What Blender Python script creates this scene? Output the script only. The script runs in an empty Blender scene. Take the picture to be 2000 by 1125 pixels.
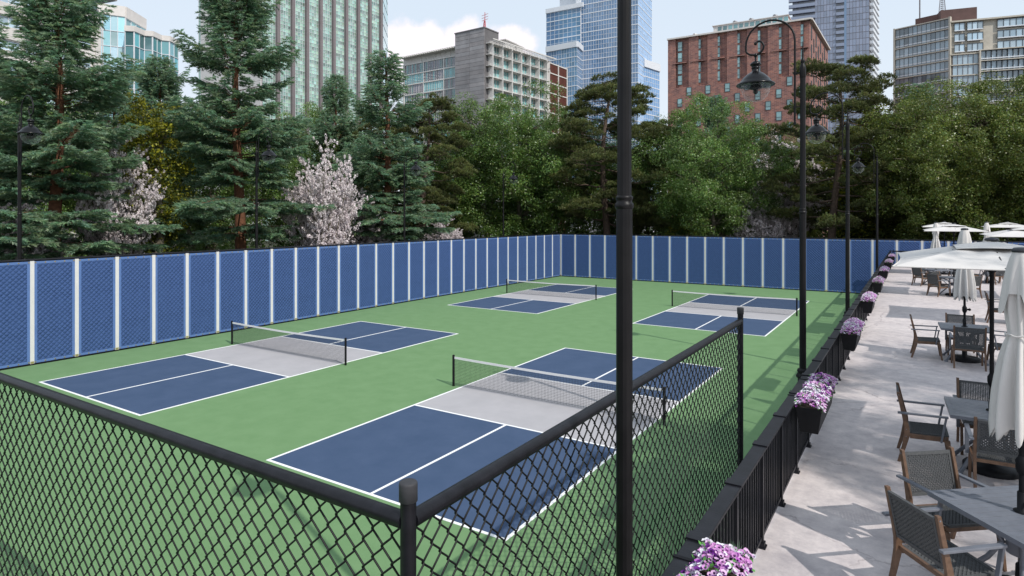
import bpy, math, random
import numpy as np
from mathutils import Vector, Matrix
PI = math.pi
R = math.radians
rnd = random.Random(7)
scene = bpy.context.scene
COL = scene.collection
ZP = 2.0            # level of the raised patio

# ------------------------------------------------------------------ materials
def nodes_of(m):
    m.use_nodes = True
    nt = m.node_tree
    return nt, nt.nodes, nt.links, nt.nodes['Principled BSDF']

def mat(name, col, rough=0.6, metal=0.0, var=0.0, vscale=5.0, bump=0.0, bscale=60.0, spec=0.5, col2=None, detail=4.0, tint=0.0, coat=0.0):
    m = bpy.data.materials.new(name)
    nt, N, L, b = nodes_of(m)
    b.inputs['Roughness'].default_value = rough
    b.inputs['Metallic'].default_value = metal
    b.inputs['Specular IOR Level'].default_value = spec
    if coat: b.inputs['Coat Weight'].default_value = coat
    b.inputs['Base Color'].default_value = (*col, 1)
    src = None
    if var or col2:
        tc = N.new('ShaderNodeTexCoord'); ns = N.new('ShaderNodeTexNoise')
        ns.inputs['Scale'].default_value = vscale; ns.inputs['Detail'].default_value = detail; ns.inputs['Roughness'].default_value = 0.62
        L.new(tc.outputs['Object'], ns.inputs['Vector'])
        cr = N.new('ShaderNodeValToRGB')
        a = col; c = col2 or tuple(min(1, x*(1+var)) for x in col)
        if not col2: a = tuple(x*(1-var) for x in col)
        cr.color_ramp.elements[0].position = .3; cr.color_ramp.elements[1].position = .7
        cr.color_ramp.elements[0].color = (*a, 1); cr.color_ramp.elements[1].color = (*c, 1)
        L.new(ns.outputs['Fac'], cr.inputs['Fac']); src = cr.outputs['Color']
    if tint:
        at = N.new('ShaderNodeAttribute'); at.attribute_name = 'tint'
        mx = N.new('ShaderNodeMix'); mx.data_type = 'RGBA'; mx.blend_type = 'MULTIPLY'; mx.inputs['Factor'].default_value = tint
        if src: L.new(src, mx.inputs[6])
        else: mx.inputs[6].default_value = (*col, 1)
        L.new(at.outputs['Color'], mx.inputs[7]); src = mx.outputs[2]
    if src: L.new(src, b.inputs['Base Color'])
    if bump:
        tc = N.new('ShaderNodeTexCoord'); ns = N.new('ShaderNodeTexNoise'); bp = N.new('ShaderNodeBump')
        ns.inputs['Scale'].default_value = bscale; ns.inputs['Detail'].default_value = 5
        L.new(tc.outputs['Object'], ns.inputs['Vector']); L.new(ns.outputs['Fac'], bp.inputs['Height'])
        bp.inputs['Strength'].default_value = bump; bp.inputs['Distance'].default_value = .02
        L.new(bp.outputs['Normal'], b.inputs['Normal'])
    return m

def leaf_mat(name, col, rough=.55, trans=.25, spec=.5):
    """foliage: colour from the mesh attribute tint times col, some light through the leaf"""
    m = bpy.data.materials.new(name)
    nt, N, L, b = nodes_of(m)
    at = N.new('ShaderNodeAttribute'); at.attribute_name = 'tint'
    mx = N.new('ShaderNodeMix'); mx.data_type = 'RGBA'; mx.blend_type = 'MULTIPLY'; mx.inputs['Factor'].default_value = 1
    mx.inputs[6].default_value = (*col, 1); L.new(at.outputs['Color'], mx.inputs[7])
    L.new(mx.outputs[2], b.inputs['Base Color'])
    b.inputs['Roughness'].default_value = rough; b.inputs['Specular IOR Level'].default_value = spec
    if trans:
        tr = N.new('ShaderNodeBsdfTranslucent'); L.new(mx.outputs[2], tr.inputs['Color'])
        ms = N.new('ShaderNodeMixShader'); ms.inputs[0].default_value = trans
        L.new(b.outputs[0], ms.inputs[1]); L.new(tr.outputs[0], ms.inputs[2])
        L.new(ms.outputs[0], N['Material Output'].inputs['Surface'])
    return m

def glass_mat(name, col, rough=.08, spec=1.0, metal=0.0, ior=1.6):
    m = mat(name, col, rough=rough, spec=spec, tint=1.0, metal=metal)
    m.node_tree.nodes['Principled BSDF'].inputs['IOR'].default_value = ior
    return m

M = {}
M['black'] = mat('black_paint', (.006,.006,.008), .55, spec=.2, var=.25, vscale=9, bump=.05, bscale=90)
M['pole'] = mat('dark_cast_iron', (.0075,.007,.0078), .42, spec=.22, var=.3, vscale=5, bump=.04, bscale=140)
M['rail_metal'] = mat('worn_black_metal', (.0085,.0085,.0115), .40, var=.5, vscale=7, bump=.06, bscale=60, spec=.28)
M['lamp_paint'] = mat('gloss_black_paint', (.005,.005,.006), .26, spec=.3, bump=.03, bscale=80)
M['capgrey'] = mat('grey_plastic', (.045,.045,.050), .6, spec=.25, var=.15, vscale=20)
M['wire'] = mat('coated_wire', (.007,.007,.008), .5, spec=.28)
M['strap'] = mat('white_strap', (.62,.605,.59), .7, var=.04, vscale=3, bump=.1, bscale=200)
M['brass'] = mat('brass', (.70,.55,.28), .3, metal=.8)
M['tape'] = mat('white_tape', (.72,.71,.72), .7, var=.04, vscale=4)
M['netcord'] = mat('net_cord', (.012,.014,.014), .8)
M['green'] = mat('green_court', (.130,.238,.105), .85, col2=(.158,.272,.128), vscale=1.6, detail=8, bump=.12, bscale=220, spec=.25)
M['blue'] = mat('blue_court', (.043,.074,.140), .85, col2=(.057,.090,.164), vscale=1.3, detail=8, bump=.1, bscale=220, spec=.25)
M['grey'] = mat('grey_court', (.365,.355,.37), .85, col2=(.42,.405,.42), vscale=1.3, detail=8, bump=.1, bscale=220, spec=.25)
M['line'] = mat('white_line', (.83,.83,.83), .75, var=.04, vscale=6)
M['wood'] = mat('oiled_wood', (.085,.045,.026), .5, col2=(.165,.095,.058), vscale=14, detail=6)
M['rope'] = mat('grey_rope', (.050,.053,.056), .8, col2=(.085,.088,.092), vscale=60)
M['alu'] = mat('grey_aluminium', (.135,.145,.172), .42, var=.12, vscale=8, spec=.5)
M['canvas'] = mat('cream_canvas', (.60,.575,.555), .85, var=.03, vscale=5, bump=.12, bscale=400)
M['dkcap'] = mat('dark_plastic', (.02,.022,.028), .4)
M['planter'] = mat('planter_plastic', (.007,.007,.009), .55, spec=.25, var=.2, vscale=12, bump=.1, bscale=120)
M['soil'] = mat('potting_soil', (.03,.02,.012), .95)
M['bark_s'] = mat('spruce_bark', (.085,.036,.018), .9, col2=(.20,.085,.042), vscale=9, detail=8, bump=.6, bscale=22)
M['bark_p'] = mat('pine_bark', (.055,.036,.027), .9, col2=(.12,.082,.06), vscale=8, detail=8, bump=.6, bscale=20)
M['bark_b'] = mat('grey_bark', (.08,.068,.05), .9, col2=(.19,.165,.12), vscale=6, detail=8, bump=.4, bscale=20)
M['ndl'] = leaf_mat('spruce_needles', (.185,.300,.192), .45, .42)
M['ndlp'] = leaf_mat('pine_needles', (.125,.150,.045), .5, .3)
M['leaf'] = leaf_mat('glossy_leaf', (.118,.212,.048), .4, .32, .7)
M['leafo'] = leaf_mat('olive_leaf', (.130,.182,.038), .4, .32, .6)
M['leafy'] = leaf_mat('yellow_leaf', (.235,.24,.02), .5, .35)
M['petal'] = leaf_mat('blossom', (.84,.79,.79), .7, .25, .2)
M['flower'] = leaf_mat('flower_petal', (1.0,1.0,1.0), .65, .2, .2)

def screen_material():
    """quilted blue windscreen fabric: pillow bumps where the fabric presses on the chain link"""
    m = bpy.data.materials.new('blue_windscreen')
    nt, N, L, b = nodes_of(m)
    tc = N.new('ShaderNodeTexCoord'); sx = N.new('ShaderNodeSeparateXYZ'); L.new(tc.outputs['Object'], sx.inputs[0])
    def mth(op, a, c=None, v=None):
        n = N.new('ShaderNodeMath'); n.operation = op
        if isinstance(a, (int, float)): n.inputs[0].default_value = a
        else: L.new(a, n.inputs[0])
        if c is not None:
            if isinstance(c, (int, float)): n.inputs[1].default_value = c
            else: L.new(c, n.inputs[1])
        return n.outputs[0]
    s = mth('ADD', sx.outputs['X'], sx.outputs['Y'])
    k = PI/.17
    A = mth('ABSOLUTE', mth('SINE', mth('MULTIPLY', mth('ADD', s, sx.outputs['Z']), k)))
    B = mth('ABSOLUTE', mth('SINE', mth('MULTIPLY', mth('SUBTRACT', s, sx.outputs['Z']), k)))
    h = mth('POWER', mth('MULTIPLY', A, B), .45)
    ns = N.new('ShaderNodeTexNoise'); ns.inputs['Scale'].default_value = 7; ns.inputs['Detail'].default_value = 5
    L.new(tc.outputs['Object'], ns.inputs['Vector'])
    ns2 = N.new('ShaderNodeTexNoise'); ns2.inputs['Scale'].default_value = 2.2; L.new(tc.outputs['Object'], ns2.inputs['Vector'])
    hh = mth('MULTIPLY', h, mth('ADD', ns2.outputs['Fac'], .25))
    hh2 = mth('ADD', hh, mth('MULTIPLY', ns.outputs['Fac'], .18))
    bp = N.new('ShaderNodeBump'); bp.inputs['Strength'].default_value = 1.0; bp.inputs['Distance'].default_value = .036
    L.new(hh2, bp.inputs['Height']); L.new(bp.outputs['Normal'], b.inputs['Normal'])
    cr = N.new('ShaderNodeValToRGB'); cr.color_ramp.elements[0].position = .3; cr.color_ramp.elements[1].position = .75
    cr.color_ramp.elements[0].color = (.045,.085,.215,1); cr.color_ramp.elements[1].color = (.055,.103,.250,1)
    L.new(ns.outputs['Fac'], cr.inputs['Fac']); L.new(cr.outputs['Color'], b.inputs['Base Color'])
    b.inputs['Roughness'].default_value = .7; b.inputs['Specular IOR Level'].default_value = .15
    return m
M['screen'] = screen_material()
M['hem'] = mat('blue_hem', (.095,.170,.38), .6, var=.08, vscale=6, bump=.1, bscale=80, spec=.3)

def patio_material():
    m = bpy.data.materials.new('stamped_concrete')
    nt, N, L, b = nodes_of(m)
    tc = N.new('ShaderNodeTexCoord')
    def noise(sc, det, ro=.6):
        n = N.new('ShaderNodeTexNoise'); n.inputs['Scale'].default_value = sc; n.inputs['Detail'].default_value = det; n.inputs['Roughness'].default_value = ro
        L.new(tc.outputs['Object'], n.inputs['Vector']); return n
    n1 = noise(.8, 6, .7); n2 = noise(4.5, 10, .72); n3 = noise(30, 6, .7)
    cr = N.new('ShaderNodeValToRGB'); e = cr.color_ramp.elements
    e[0].position = .34; e[0].color = (.34,.305,.32,1); e[1].position = .66; e[1].color = (.70,.63,.61,1)
    ad = N.new('ShaderNodeMath'); ad.operation = 'MULTIPLY_ADD'; L.new(n2.outputs['Fac'], ad.inputs[0]); ad.inputs[1].default_value = .55
    ml = N.new('ShaderNodeMath'); ml.operation = 'MULTIPLY_ADD'; L.new(n1.outputs['Fac'], ml.inputs[0]); ml.inputs[1].default_value = .38
    m3 = N.new('ShaderNodeMath'); m3.operation = 'MULTIPLY'; L.new(n3.outputs['Fac'], m3.inputs[0]); m3.inputs[1].default_value = .10
    L.new(m3.outputs[0], ml.inputs[2]); L.new(ml.outputs[0], ad.inputs[2]); L.new(ad.outputs[0], cr.inputs['Fac'])
    # fine cracks
    vo = N.new('ShaderNodeTexVoronoi'); vo.feature = 'DISTANCE_TO_EDGE'; vo.inputs['Scale'].default_value = .9
    dn = noise(2.5, 6); mv = N.new('ShaderNodeMix'); mv.data_type = 'RGBA'; mv.inputs['Factor'].default_value = .35
    L.new(tc.outputs['Object'], mv.inputs[6]); L.new(dn.outputs['Color'], mv.inputs[7]); L.new(mv.outputs[2], vo.inputs['Vector'])
    c2 = N.new('ShaderNodeValToRGB'); c2.color_ramp.elements[0].position = 0; c2.color_ramp.elements[1].position = .012
    c2.color_ramp.elements[0].color = (.50,.46,.47,1); L.new(vo.outputs['Distance'], c2.inputs['Fac'])
    mx = N.new('ShaderNodeMix'); mx.data_type = 'RGBA'; mx.blend_type = 'MULTIPLY'
    fm = N.new('ShaderNodeMapRange'); L.new(n1.outputs['Fac'], fm.inputs[0]); fm.inputs[1].default_value = .45; fm.inputs[2].default_value = .6
    L.new(fm.outputs[0], mx.inputs['Factor'])
    L.new(cr.outputs['Color'], mx.inputs[6]); L.new(c2.outputs['Color'], mx.inputs[7])
    L.new(mx.outputs[2], b.inputs['Base Color'])
    bp = N.new('ShaderNodeBump'); bp.inputs['Strength'].default_value = .35; bp.inputs['Distance'].default_value = .02
    L.new(n2.outputs['Fac'], bp.inputs['Height']); L.new(bp.outputs['Normal'], b.inputs['Normal'])
    b.inputs['Roughness'].default_value = .62; b.inputs['Specular IOR Level'].default_value = .4
    return m
M['patio'] = patio_material()

def brick_material():
    m = bpy.data.materials.new('red_brick')
    nt, N, L, b = nodes_of(m)
    tc = N.new('ShaderNodeTexCoord'); sx = N.new('ShaderNodeSeparateXYZ'); L.new(tc.outputs['Object'], sx.inputs[0])
    ad = N.new('ShaderNodeMath'); ad.operation = 'ADD'; L.new(sx.outputs['X'], ad.inputs[0]); L.new(sx.outputs['Y'], ad.inputs[1])
    cb = N.new('ShaderNodeCombineXYZ'); L.new(ad.outputs[0], cb.inputs[0]); L.new(sx.outputs['Z'], cb.inputs[1])
    br = N.new('ShaderNodeTexBrick'); L.new(cb.outputs[0], br.inputs['Vector'])
    br.inputs['Scale'].default_value = 1; br.inputs['Brick Width'].default_value = .66; br.inputs['Row Height'].default_value = .22
    br.inputs['Mortar Size'].default_value = .022
    br.inputs['Color1'].default_value = (.37,.165,.130,1); br.inputs['Color2'].default_value = (.195,.092,.084,1); br.inputs['Mortar'].default_value = (.34,.25,.22,1)
    ns = N.new('ShaderNodeTexNoise'); ns.inputs['Scale'].default_value = 1.2; ns.inputs['Detail'].default_value = 9; L.new(tc.outputs['Object'], ns.inputs['Vector'])
    cr = N.new('ShaderNodeValToRGB'); cr.color_ramp.elements[0].position = .3; cr.color_ramp.elements[1].position = .7
    cr.color_ramp.elements[0].color = (.72,.72,.78,1); cr.color_ramp.elements[1].color = (1.15,1.08,1.02,1)
    L.new(ns.outputs['Fac'], cr.inputs['Fac'])
    mx = N.new('ShaderNodeMix'); mx.data_type = 'RGBA'; mx.blend_type = 'MULTIPLY'; mx.inputs['Factor'].default_value = 1
    L.new(br.outputs['Color'], mx.inputs[6]); L.new(cr.outputs['Color'], mx.inputs[7]); L.new(mx.outputs[2], b.inputs['Base Color'])
    b.inputs['Roughness'].default_value = .9
    return m
M['brick'] = brick_material()
M['redclad'] = mat('red_brown_louvre', (.085,.026,.018), .7, col2=(.13,.04,.028), vscale=2)
M['stone'] = mat('pale_stone', (.64,.605,.58), .85, var=.1, vscale=.6, detail=8)
M['conc'] = mat('grey_concrete_panel', (.22,.21,.22), .85, col2=(.34,.325,.335), vscale=.55, detail=9, tint=1)
M['frame'] = mat('pale_frame', (.62,.60,.58), .6, var=.06, vscale=1)
M['sand'] = mat('sandstone_panel', (.44,.40,.34), .85, col2=(.54,.50,.43), vscale=1.5, detail=9)
M['wframe'] = mat('white_mullion', (.66,.68,.72), .5, var=.04, vscale=.5)
M['pil'] = mat('mauve_pilaster', (.17,.145,.15), .6, var=.08, vscale=.6)
M['roofgrey'] = mat('roof_grey', (.30,.29,.30), .8, var=.1, vscale=1)
M['darkwin'] = mat('dark_louvre', (.05,.055,.06), .6, var=.2, vscale=2)
M['g_green'] = glass_mat('green_glass', (.23,.38,.31), .15)
M['g_teal'] = glass_mat('teal_glass', (.155,.325,.34), .1)
M['g_blue'] = glass_mat('blue_glass', (.115,.20,.33), .1)
M['g_slate'] = glass_mat('slate_glass', (.20,.235,.33), .12)
M['g_pale'] = glass_mat('pale_glass', (.26,.34,.40), .1)
def thin_glass(name):
    m = bpy.data.materials.new(name); nt, N, L, b = nodes_of(m)
    b.inputs['Base Color'].default_value = (.75,.78,.8,1); b.inputs['Roughness'].default_value = .05; b.inputs['Specular IOR Level'].default_value = 1
    tr = N.new('ShaderNodeBsdfTransparent'); tr.inputs['Color'].default_value = (.93,.94,.94,1); lw = N.new('ShaderNodeLayerWeight'); lw.inputs['Blend'].default_value = .35
    mr = N.new('ShaderNodeMapRange'); L.new(lw.outputs['Facing'], mr.inputs[0]); mr.inputs[3].default_value = .02; mr.inputs[4].default_value = .28
    ms = N.new('ShaderNodeMixShader'); L.new(mr.outputs[0], ms.inputs[0]); L.new(tr.outputs[0], ms.inputs[1]); L.new(b.outputs[0], ms.inputs[2])
    L.new(ms.outputs[0], N['Material Output'].inputs['Surface']); return m
M['g_lamp'] = thin_glass('lamp_glass')
M['red_paint'] = mat('red_paint', (.55,.12,.14), .6)

# ------------------------------------------------------------------ mesh building
class MB:
    def __init__(s): s.v = []; s.f = []; s.m = []; s.t = []; s.sm = []
    def add(s, vs, fs, m=0, t=(1,1,1), sm=False):
        o = len(s.v); s.v += [tuple(p) for p in vs]
        for f in fs: s.f.append(tuple(o+i for i in f)); s.m.append(m); s.t.append(t); s.sm.append(sm)
    def box(s, x0, x1, y0, y1, z0, z1, m=0, t=(1,1,1), T=None):
        vs = [(x,y,z) for z in (z0,z1) for y in (y0,y1) for x in (x0,x1)]
        if T: vs = [T(*p) for p in vs]
        s.add(vs, [(0,2,3,1),(4,5,7,6),(0,1,5,4),(2,6,7,3),(0,4,6,2),(1,3,7,5)], m, t)
    def bar(s, a, b, w, h, m=0, up=(0,0,1), t=(1,1,1)):
        a = Vector(a); b = Vector(b); d = (b-a).normalized(); u = Vector(up)
        if abs(d.dot(u)) > .98: u = Vector((0,1,0))
        r = d.cross(u).normalized()*(w/2); q = r.cross(d).normalized()*(h/2)
        vs = []
        for p in (a, b): vs += [p-r-q, p+r-q, p+r+q, p-r+q]
        s.add(vs, [(0,1,2,3),(7,6,5,4),(0,4,5,1),(1,5,6,2),(2,6,7,3),(3,7,4,0)], m, t)
    def tube(s, pts, r, n=8, m=0, cap=True, t=(1,1,1), sm=True):
        P = [Vector(p) for p in pts]; k = len(P)
        rr = r if isinstance(r, (list, tuple)) else [r]*k
        vs = []; prev = None
        for i in range(k):
            d = (P[min(i+1,k-1)]-P[max(i-1,0)])
            if d.length < 1e-9: d = Vector((0,0,1))
            d.normalize()
            if prev is None:
                u = Vector((0,0,1)) if abs(d.z) < .9 else Vector((1,0,0))
            else: u = prev
            a = (u - d*u.dot(d))
            if a.length < 1e-6: a = d.orthogonal()
            a.normalize(); b = d.cross(a); prev = a
            for j in range(n):
                w = 2*PI*j/n; vs.append(P[i]+a*math.cos(w)*rr[i]+b*math.sin(w)*rr[i])
        fs = [(i*n+j, i*n+(j+1)%n, (i+1)*n+(j+1)%n, (i+1)*n+j) for i in range(k-1) for j in range(n)]
        s.add(vs, fs, m, t, sm)
        if cap: s.add(vs[:n], [tuple(range(n))[::-1]], m, t); s.add(vs[-n:], [tuple(range(n))], m, t)
    def lathe(s, prof, c=(0,0,0), n=16, m=0, sm=True, t=(1,1,1), start=0.0):
        vs = []
        for r, z in prof:
            for j in range(n):
                w = 2*PI*j/n+start; vs.append((c[0]+r*math.cos(w), c[1]+r*math.sin(w), c[2]+z))
        fs = [(i*n+j, i*n+(j+1)%n, (i+1)*n+(j+1)%n, (i+1)*n+j) for i in range(len(prof)-1) for j in range(n)]
        s.add(vs, fs, m, t, sm)
        s.add(vs[:n], [tuple(range(n))[::-1]], m, t); s.add(vs[-n:], [tuple(range(n))], m, t)
    def ball(s, c, r, m=0, n=10, sz=1.0):
        s.lathe([(max(.001, r*math.sin(PI*i/6)), -r*sz*math.cos(PI*i/6)) for i in range(7)], c, n, m)
    def mesh(s, name, mats):
        me = bpy.data.meshes.new(name); me.from_pydata(s.v, [], s.f)
        for x in mats: me.materials.append(M[x])
        if len(mats) > 1: me.polygons.foreach_set('material_index', s.m)
        me.polygons.foreach_set('use_smooth', s.sm)
        if any(t != (1,1,1) for t in s.t):
            ca = me.color_attributes.new('tint', 'FLOAT_COLOR', 'CORNER')
            a = np.ones((len(me.loops), 4), np.float32)
            ls = np.repeat(np.array(s.t, np.float32), [len(f) for f in s.f], axis=0); a[:, :3] = ls
            ca.data.foreach_set('color', a.ravel())
        elif any(M[x].node_tree.nodes.get('Attribute') for x in mats):
            ca = me.color_attributes.new('tint', 'FLOAT_COLOR', 'POINT')
            ca.data.foreach_set('color', np.ones(len(me.vertices)*4, np.float32))
        me.update(); return me

def link(name, data, parent=None, loc=None):
    o = bpy.data.objects.new(name, data); COL.objects.link(o)
    if parent: o.parent = parent
    if loc is not None: o.location = loc
    return o

def build(name, mb, mats, parent=None, bevel=0, world=False):
    """one mesh object; world=True: coordinates are world ones, the parent stands unrotated"""
    me = mb.mesh(name, [mats] if isinstance(mats, str) else mats)
    if world and parent:
        p = parent; off = Vector()
        while p: off += p.location; p = p.parent
        me.transform(Matrix.Translation(-off))
    o = link(name, me, parent)
    if bevel:
        b = o.modifiers.new('Bevel', 'BEVEL'); b.width = bevel; b.segments = 2; b.limit_method = 'ANGLE'
    return o

def tag(o, label, cat, group=None):
    o['label'] = label; o['category'] = cat
    if group: o['group'] = group
    return o
def thing(name, label, cat, loc=(0,0,0), rz=0, group=None):
    o = bpy.data.objects.new(name, None); COL.objects.link(o); o.empty_display_size = .3
    o.location = loc; o.rotation_euler = (0,0,rz)
    return tag(o, label, cat, group)
def struct(name, mb, mats, loc=None):
    o = build(name, mb, mats); o['kind'] = 'structure'; return o
def dup(root, loc, rz, label, group=None, scale=None):
    def cp(o, par):
        c = o.copy(); COL.objects.link(c); c.parent = par
        for ch in o.children: cp(ch, c)
        return c
    r = cp(root, None); r.location = loc; r.rotation_euler = (0,0,rz)
    if scale is not None: r.scale = scale if hasattr(scale, '__len__') else (scale,)*3
    r['label'] = label
    if group: r['group'] = group
    return r

def npmesh(name, V, F, mats, tint=None, midx=None, smooth=False):
    """V (n,3), F (m,k) with k = 3 or 4, tint per face (m,3)"""
    me = bpy.data.meshes.new(name); n, (m, k) = len(V), F.shape
    me.vertices.add(n); me.vertices.foreach_set('co', V.astype(np.float32).ravel())
    me.loops.add(m*k); me.loops.foreach_set('vertex_index', F.astype(np.int32).ravel())
    me.polygons.add(m); me.polygons.foreach_set('loop_start', np.arange(0, m*k, k, dtype=np.int32))
    me.polygons.foreach_set('loop_total', np.full(m, k, np.int32))
    for x in mats: me.materials.append(M[x])
    if midx is not None: me.polygons.foreach_set('material_index', midx.astype(np.int32))
    if tint is not None:
        ca = me.color_attributes.new('tint', 'FLOAT_COLOR', 'CORNER')
        a = np.ones((m, k, 4), np.float32); a[:, :, :3] = tint[:, None, :]
        ca.data.foreach_set('color', a.ravel())
    me.update(calc_edges=True); me.validate(); return me
# ------------------------------------------------------------------ ground, court, patio
XL, YB, XE = -14.25, 39.35, 10.15      # left fence line, back fence line, patio edge
b = MB(); b.box(-400, 500, -200, 700, -.5, -.012)
M['earth'] = mat('leafy_ground', (.018,.022,.010), .95, col2=(.05,.045,.025), vscale=.7, detail=9)
struct('ground', b, 'earth')
b = MB(); b.box(XL, XE, -12, YB, -.01, 0)
struct('court_surface', b, 'green')
W, L, K = 6.02, 13.41, 4.6
def court(x0, y0):
    b = MB(); x1, y1 = x0+W, y0+L; h = .004
    b.box(x0, x1, y0, y0+K, .0, h, 0); b.box(x0, x1, y1-K, y1, .0, h, 0)
    b.box(x0, x1, y0+K, y1-K, .0, h, 1)
    w = .062; z = (h, h+.004); xc = (x0+x1)/2
    b.box(x0-w/2, x0+w/2, y0-w/2, y1+w/2, 0, z[1], 2); b.box(x1-w/2, x1+w/2, y0-w/2, y1+w/2, 0, z[1], 2)
    for y in (y0, y0+K, y1-K, y1): b.box(x0+w/2, x1-w/2, y-w/2, y+w/2, 0, z[1], 2)
    b.box(xc-w/2, xc+w/2, y0+w/2, y0+K-w/2, 0, z[1], 2); b.box(xc-w/2, xc+w/2, y1-K+w/2, y1-w/2, 0, z[1], 2)
    return struct('court_floor', b, ['blue', 'grey', 'line'])
courts = [(0,0), (-11.4,.07), (-11.34,20.25), (.09,20.19)]
for c in courts: court(*c)
b = MB(); b.box(XE, 60, -20, 39.2, -.4, ZP, 0)
struct('patio_floor', b, 'patio')

# ------------------------------------------------------------------ nets
def make_net(name, label):
    r = thing(name, label, 'pickleball net', group='nets across the four courts')
    hw = 3.3; H = .9
    for sx in (-1, 1):
        p = MB(); x = sx*hw
        p.lathe([(.038,0),(.038,.93),(.034,.945),(.012,.952)], (x,0,0), 12)
        build('post', p, 'black', r)
    n = MB(); x0, x1 = -hw+.04, hw-.04; s = .046; w = .0045
    zt = lambda x: .84-.035*(1-(abs(x)/hw)**1.5)
    k = int((x1-x0)/s)
    for i in range(k+1):
        x = x0+i*(x1-x0)/k; n.bar((x,0,.05), (x,0,zt(x)), w, w)
    for j in range(18):
        z = .05+j*.044
        for q in range(12):
            a = x0+(x1-x0)*q/12; c = x0+(x1-x0)*(q+1)/12
            n.bar((a,.003,z*zt(a)/.84), (c,.003,z*zt(c)/.84), w, w)
    build('netting', n, 'netcord', r)
    t = MB()
    for q in range(12):
        a = x0+(x1-x0)*q/12; c = x0+(x1-x0)*(q+1)/12
        t.bar((a,0,zt(a)+.025), (c,0,zt(c)+.025), .014, .062)
    build('top_tape', t, 'tape', r)
    return r
net_labels = ['low net across the court nearest the corner of the chainlink fence', 'low net across the left court beside the blue screens',
              'low net across the far court nearest the corner of the blue screens', 'low net across the far court beside the black railing']
net0 = make_net('court_net', net_labels[0])
for i, (x, y) in enumerate(courts):
    o = net0 if i == 0 else dup(net0, (0,0,0), 0, net_labels[i])
    o.location = (x+W/2, y+L/2+.0, 0)

# ------------------------------------------------------------------ screened perimeter fence
HF = 3.6; PITCH = 1.374
def screen_fence(name, label, origin, rz, n, s0, skip_end=False):
    """runs along local +x, the screens face local -y"""
    r = thing(name, label, 'fence', origin, rz, group='blue screened fences round the courts')
    p = MB(); hem = .085; t = .012
    w = PITCH-.125
    p.box(hem, w-hem, -.004, t, .06+hem, HF-hem, 0)
    for a, c, e, f in ((0,w,.06,.06+hem),(0,w,HF-hem,HF),(0,hem,.06+hem,HF-hem),(w-hem,w,.06+hem,HF-hem)): p.box(a, c, -.009, t, e, f, 1)
    for zz in (.10, HF-.04):
        for q in range(5):
            x = .035+(w-.07)*q/4
            p.tube([(x,-.018,zz),(x,-.008,zz)], .024, 10, 2); p.tube([(x,-.020,zz),(x,-.019,zz)], .011, 8, 3)
    sp = MB(); sp.box(0, .125, -.016, .006, .03, HF+.015, 0)
    sp.box(.01,.115,-.0175,-.0165,.05,.13,1)
    me = p.mesh('screen_panel', ['screen','hem','brass','black']); ms = sp.mesh('strap', ['strap','brass'])
    for i in range(n):
        o = link('screen_panel', me, r, (s0+i*PITCH+.125, 0, 0))
        o = link('strap', ms, r, (s0+i*PITCH, 0, 0))
    x1 = s0+n*PITCH
    q = MB(); q.tube([(s0-.1,.055,HF+.045),(x1,.055,HF+.045)], .045, 12); build('top_rail', q, 'rail_metal', r)
    q = MB(); q.tube([(s0-.1,.045,.035),(x1,.045,.035)], .03, 8); q.box(s0, x1, -.03, .02, 0.001, .045); build('bottom_rail', q, 'black', r)
    for i in range(0, n+1, 2):
        q = MB(); q.tube([(s0+i*PITCH+.06,.12,0),(s0+i*PITCH+.06,.12,HF+.05)], .04, 10); build('post', q, 'black', r)
    return r
# left run: local x runs along world +y, local -y faces world +x
nL = 33
screen_fence('screen_fence', 'long blue screened fence with white straps along the left courts, below the spruces', (XL, 0, 0), R(90), nL, YB-.06-nL*PITCH)
screen_fence('screen_fence', 'blue screened fence with white straps across the far end of courts and patio', (0, YB, 0), 0, 30, -14.22)

# ------------------------------------------------------------------ near chain link fence
CX, CY, EY, HR = 9.02, -5.58, 2.72, 3.38
r = thing('chainlink_fence', 'black chainlink fence with round top rails meeting at a grey capped corner post in front', 'fence', (CX, CY, 0))
def fpost(x, y):
    q = MB(); q.tube([(x,y,0),(x,y,3.55)], .047, 20); o = build('post', q, 'rail_metal', r, world=True)
    q = MB(); q.lathe([(.0505,3.50),(.0545,3.502),(.0545,3.600),(.0525,3.610),(.047,3.614),(.01,3.615)], (x,y,0), 24)
    build('post_cap', q, 'capgrey', o, world=True)
fpost(CX, CY); fpost(CX, EY); fpost(-14.1, CY)
for a, c in (((CX-.03,CY,HR),(-14.1,CY,HR)), ((CX,CY+.03,HR),(CX,EY-.03,HR))):
    q = MB(); q.tube([a, c], .05, 20); build('top_rail', q, 'rail_metal', r, world=True)
for a, c in (((CX-.03,CY,.08),(-14.1,CY,.08)), ((CX,CY+.03,.08),(CX,EY-.03,.08))):
    q = MB(); q.tube([a, c], .028, 10); build('bottom_rail', q, 'rail_metal', r, world=True)
def chain(ox, oy, dx, dy, length):
    """interlocked zigzag wires, each weaving round its neighbour at every diamond corner"""
    q = MB(); P, Hd = .160, .174; w = .0071
    nz = int((HR-.1)/Hd*2); k = int(length/P*2)
    nx, ny = -dy, dx
    for i in range(k):
        s = .02+i*P/2
        pts = []
        for j in range(nz+1):
            z = HR-.035-j*Hd/2
            side = ((i+j) % 2)
            e = P/2+.0085
            cen = s+P/4
            ss = cen+(e/2 if side else -e/2)
            # the bend: come in at the front, leave at the back
            for dz, dd in ((.011, .0075), (0, 0.0), (-.011, -.0075)):
                tt = ss-(1 if side else -1)*abs(dz)*.55
                if z+dz > HR-.02 or z+dz < .08: continue
                dn = dd*(1 if side else -1)
                pts.append((ox+dx*tt+nx*dn, oy+dy*tt+ny*dn, z+dz))
        q.tube(pts, w, 5, cap=False)
    return q
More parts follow.
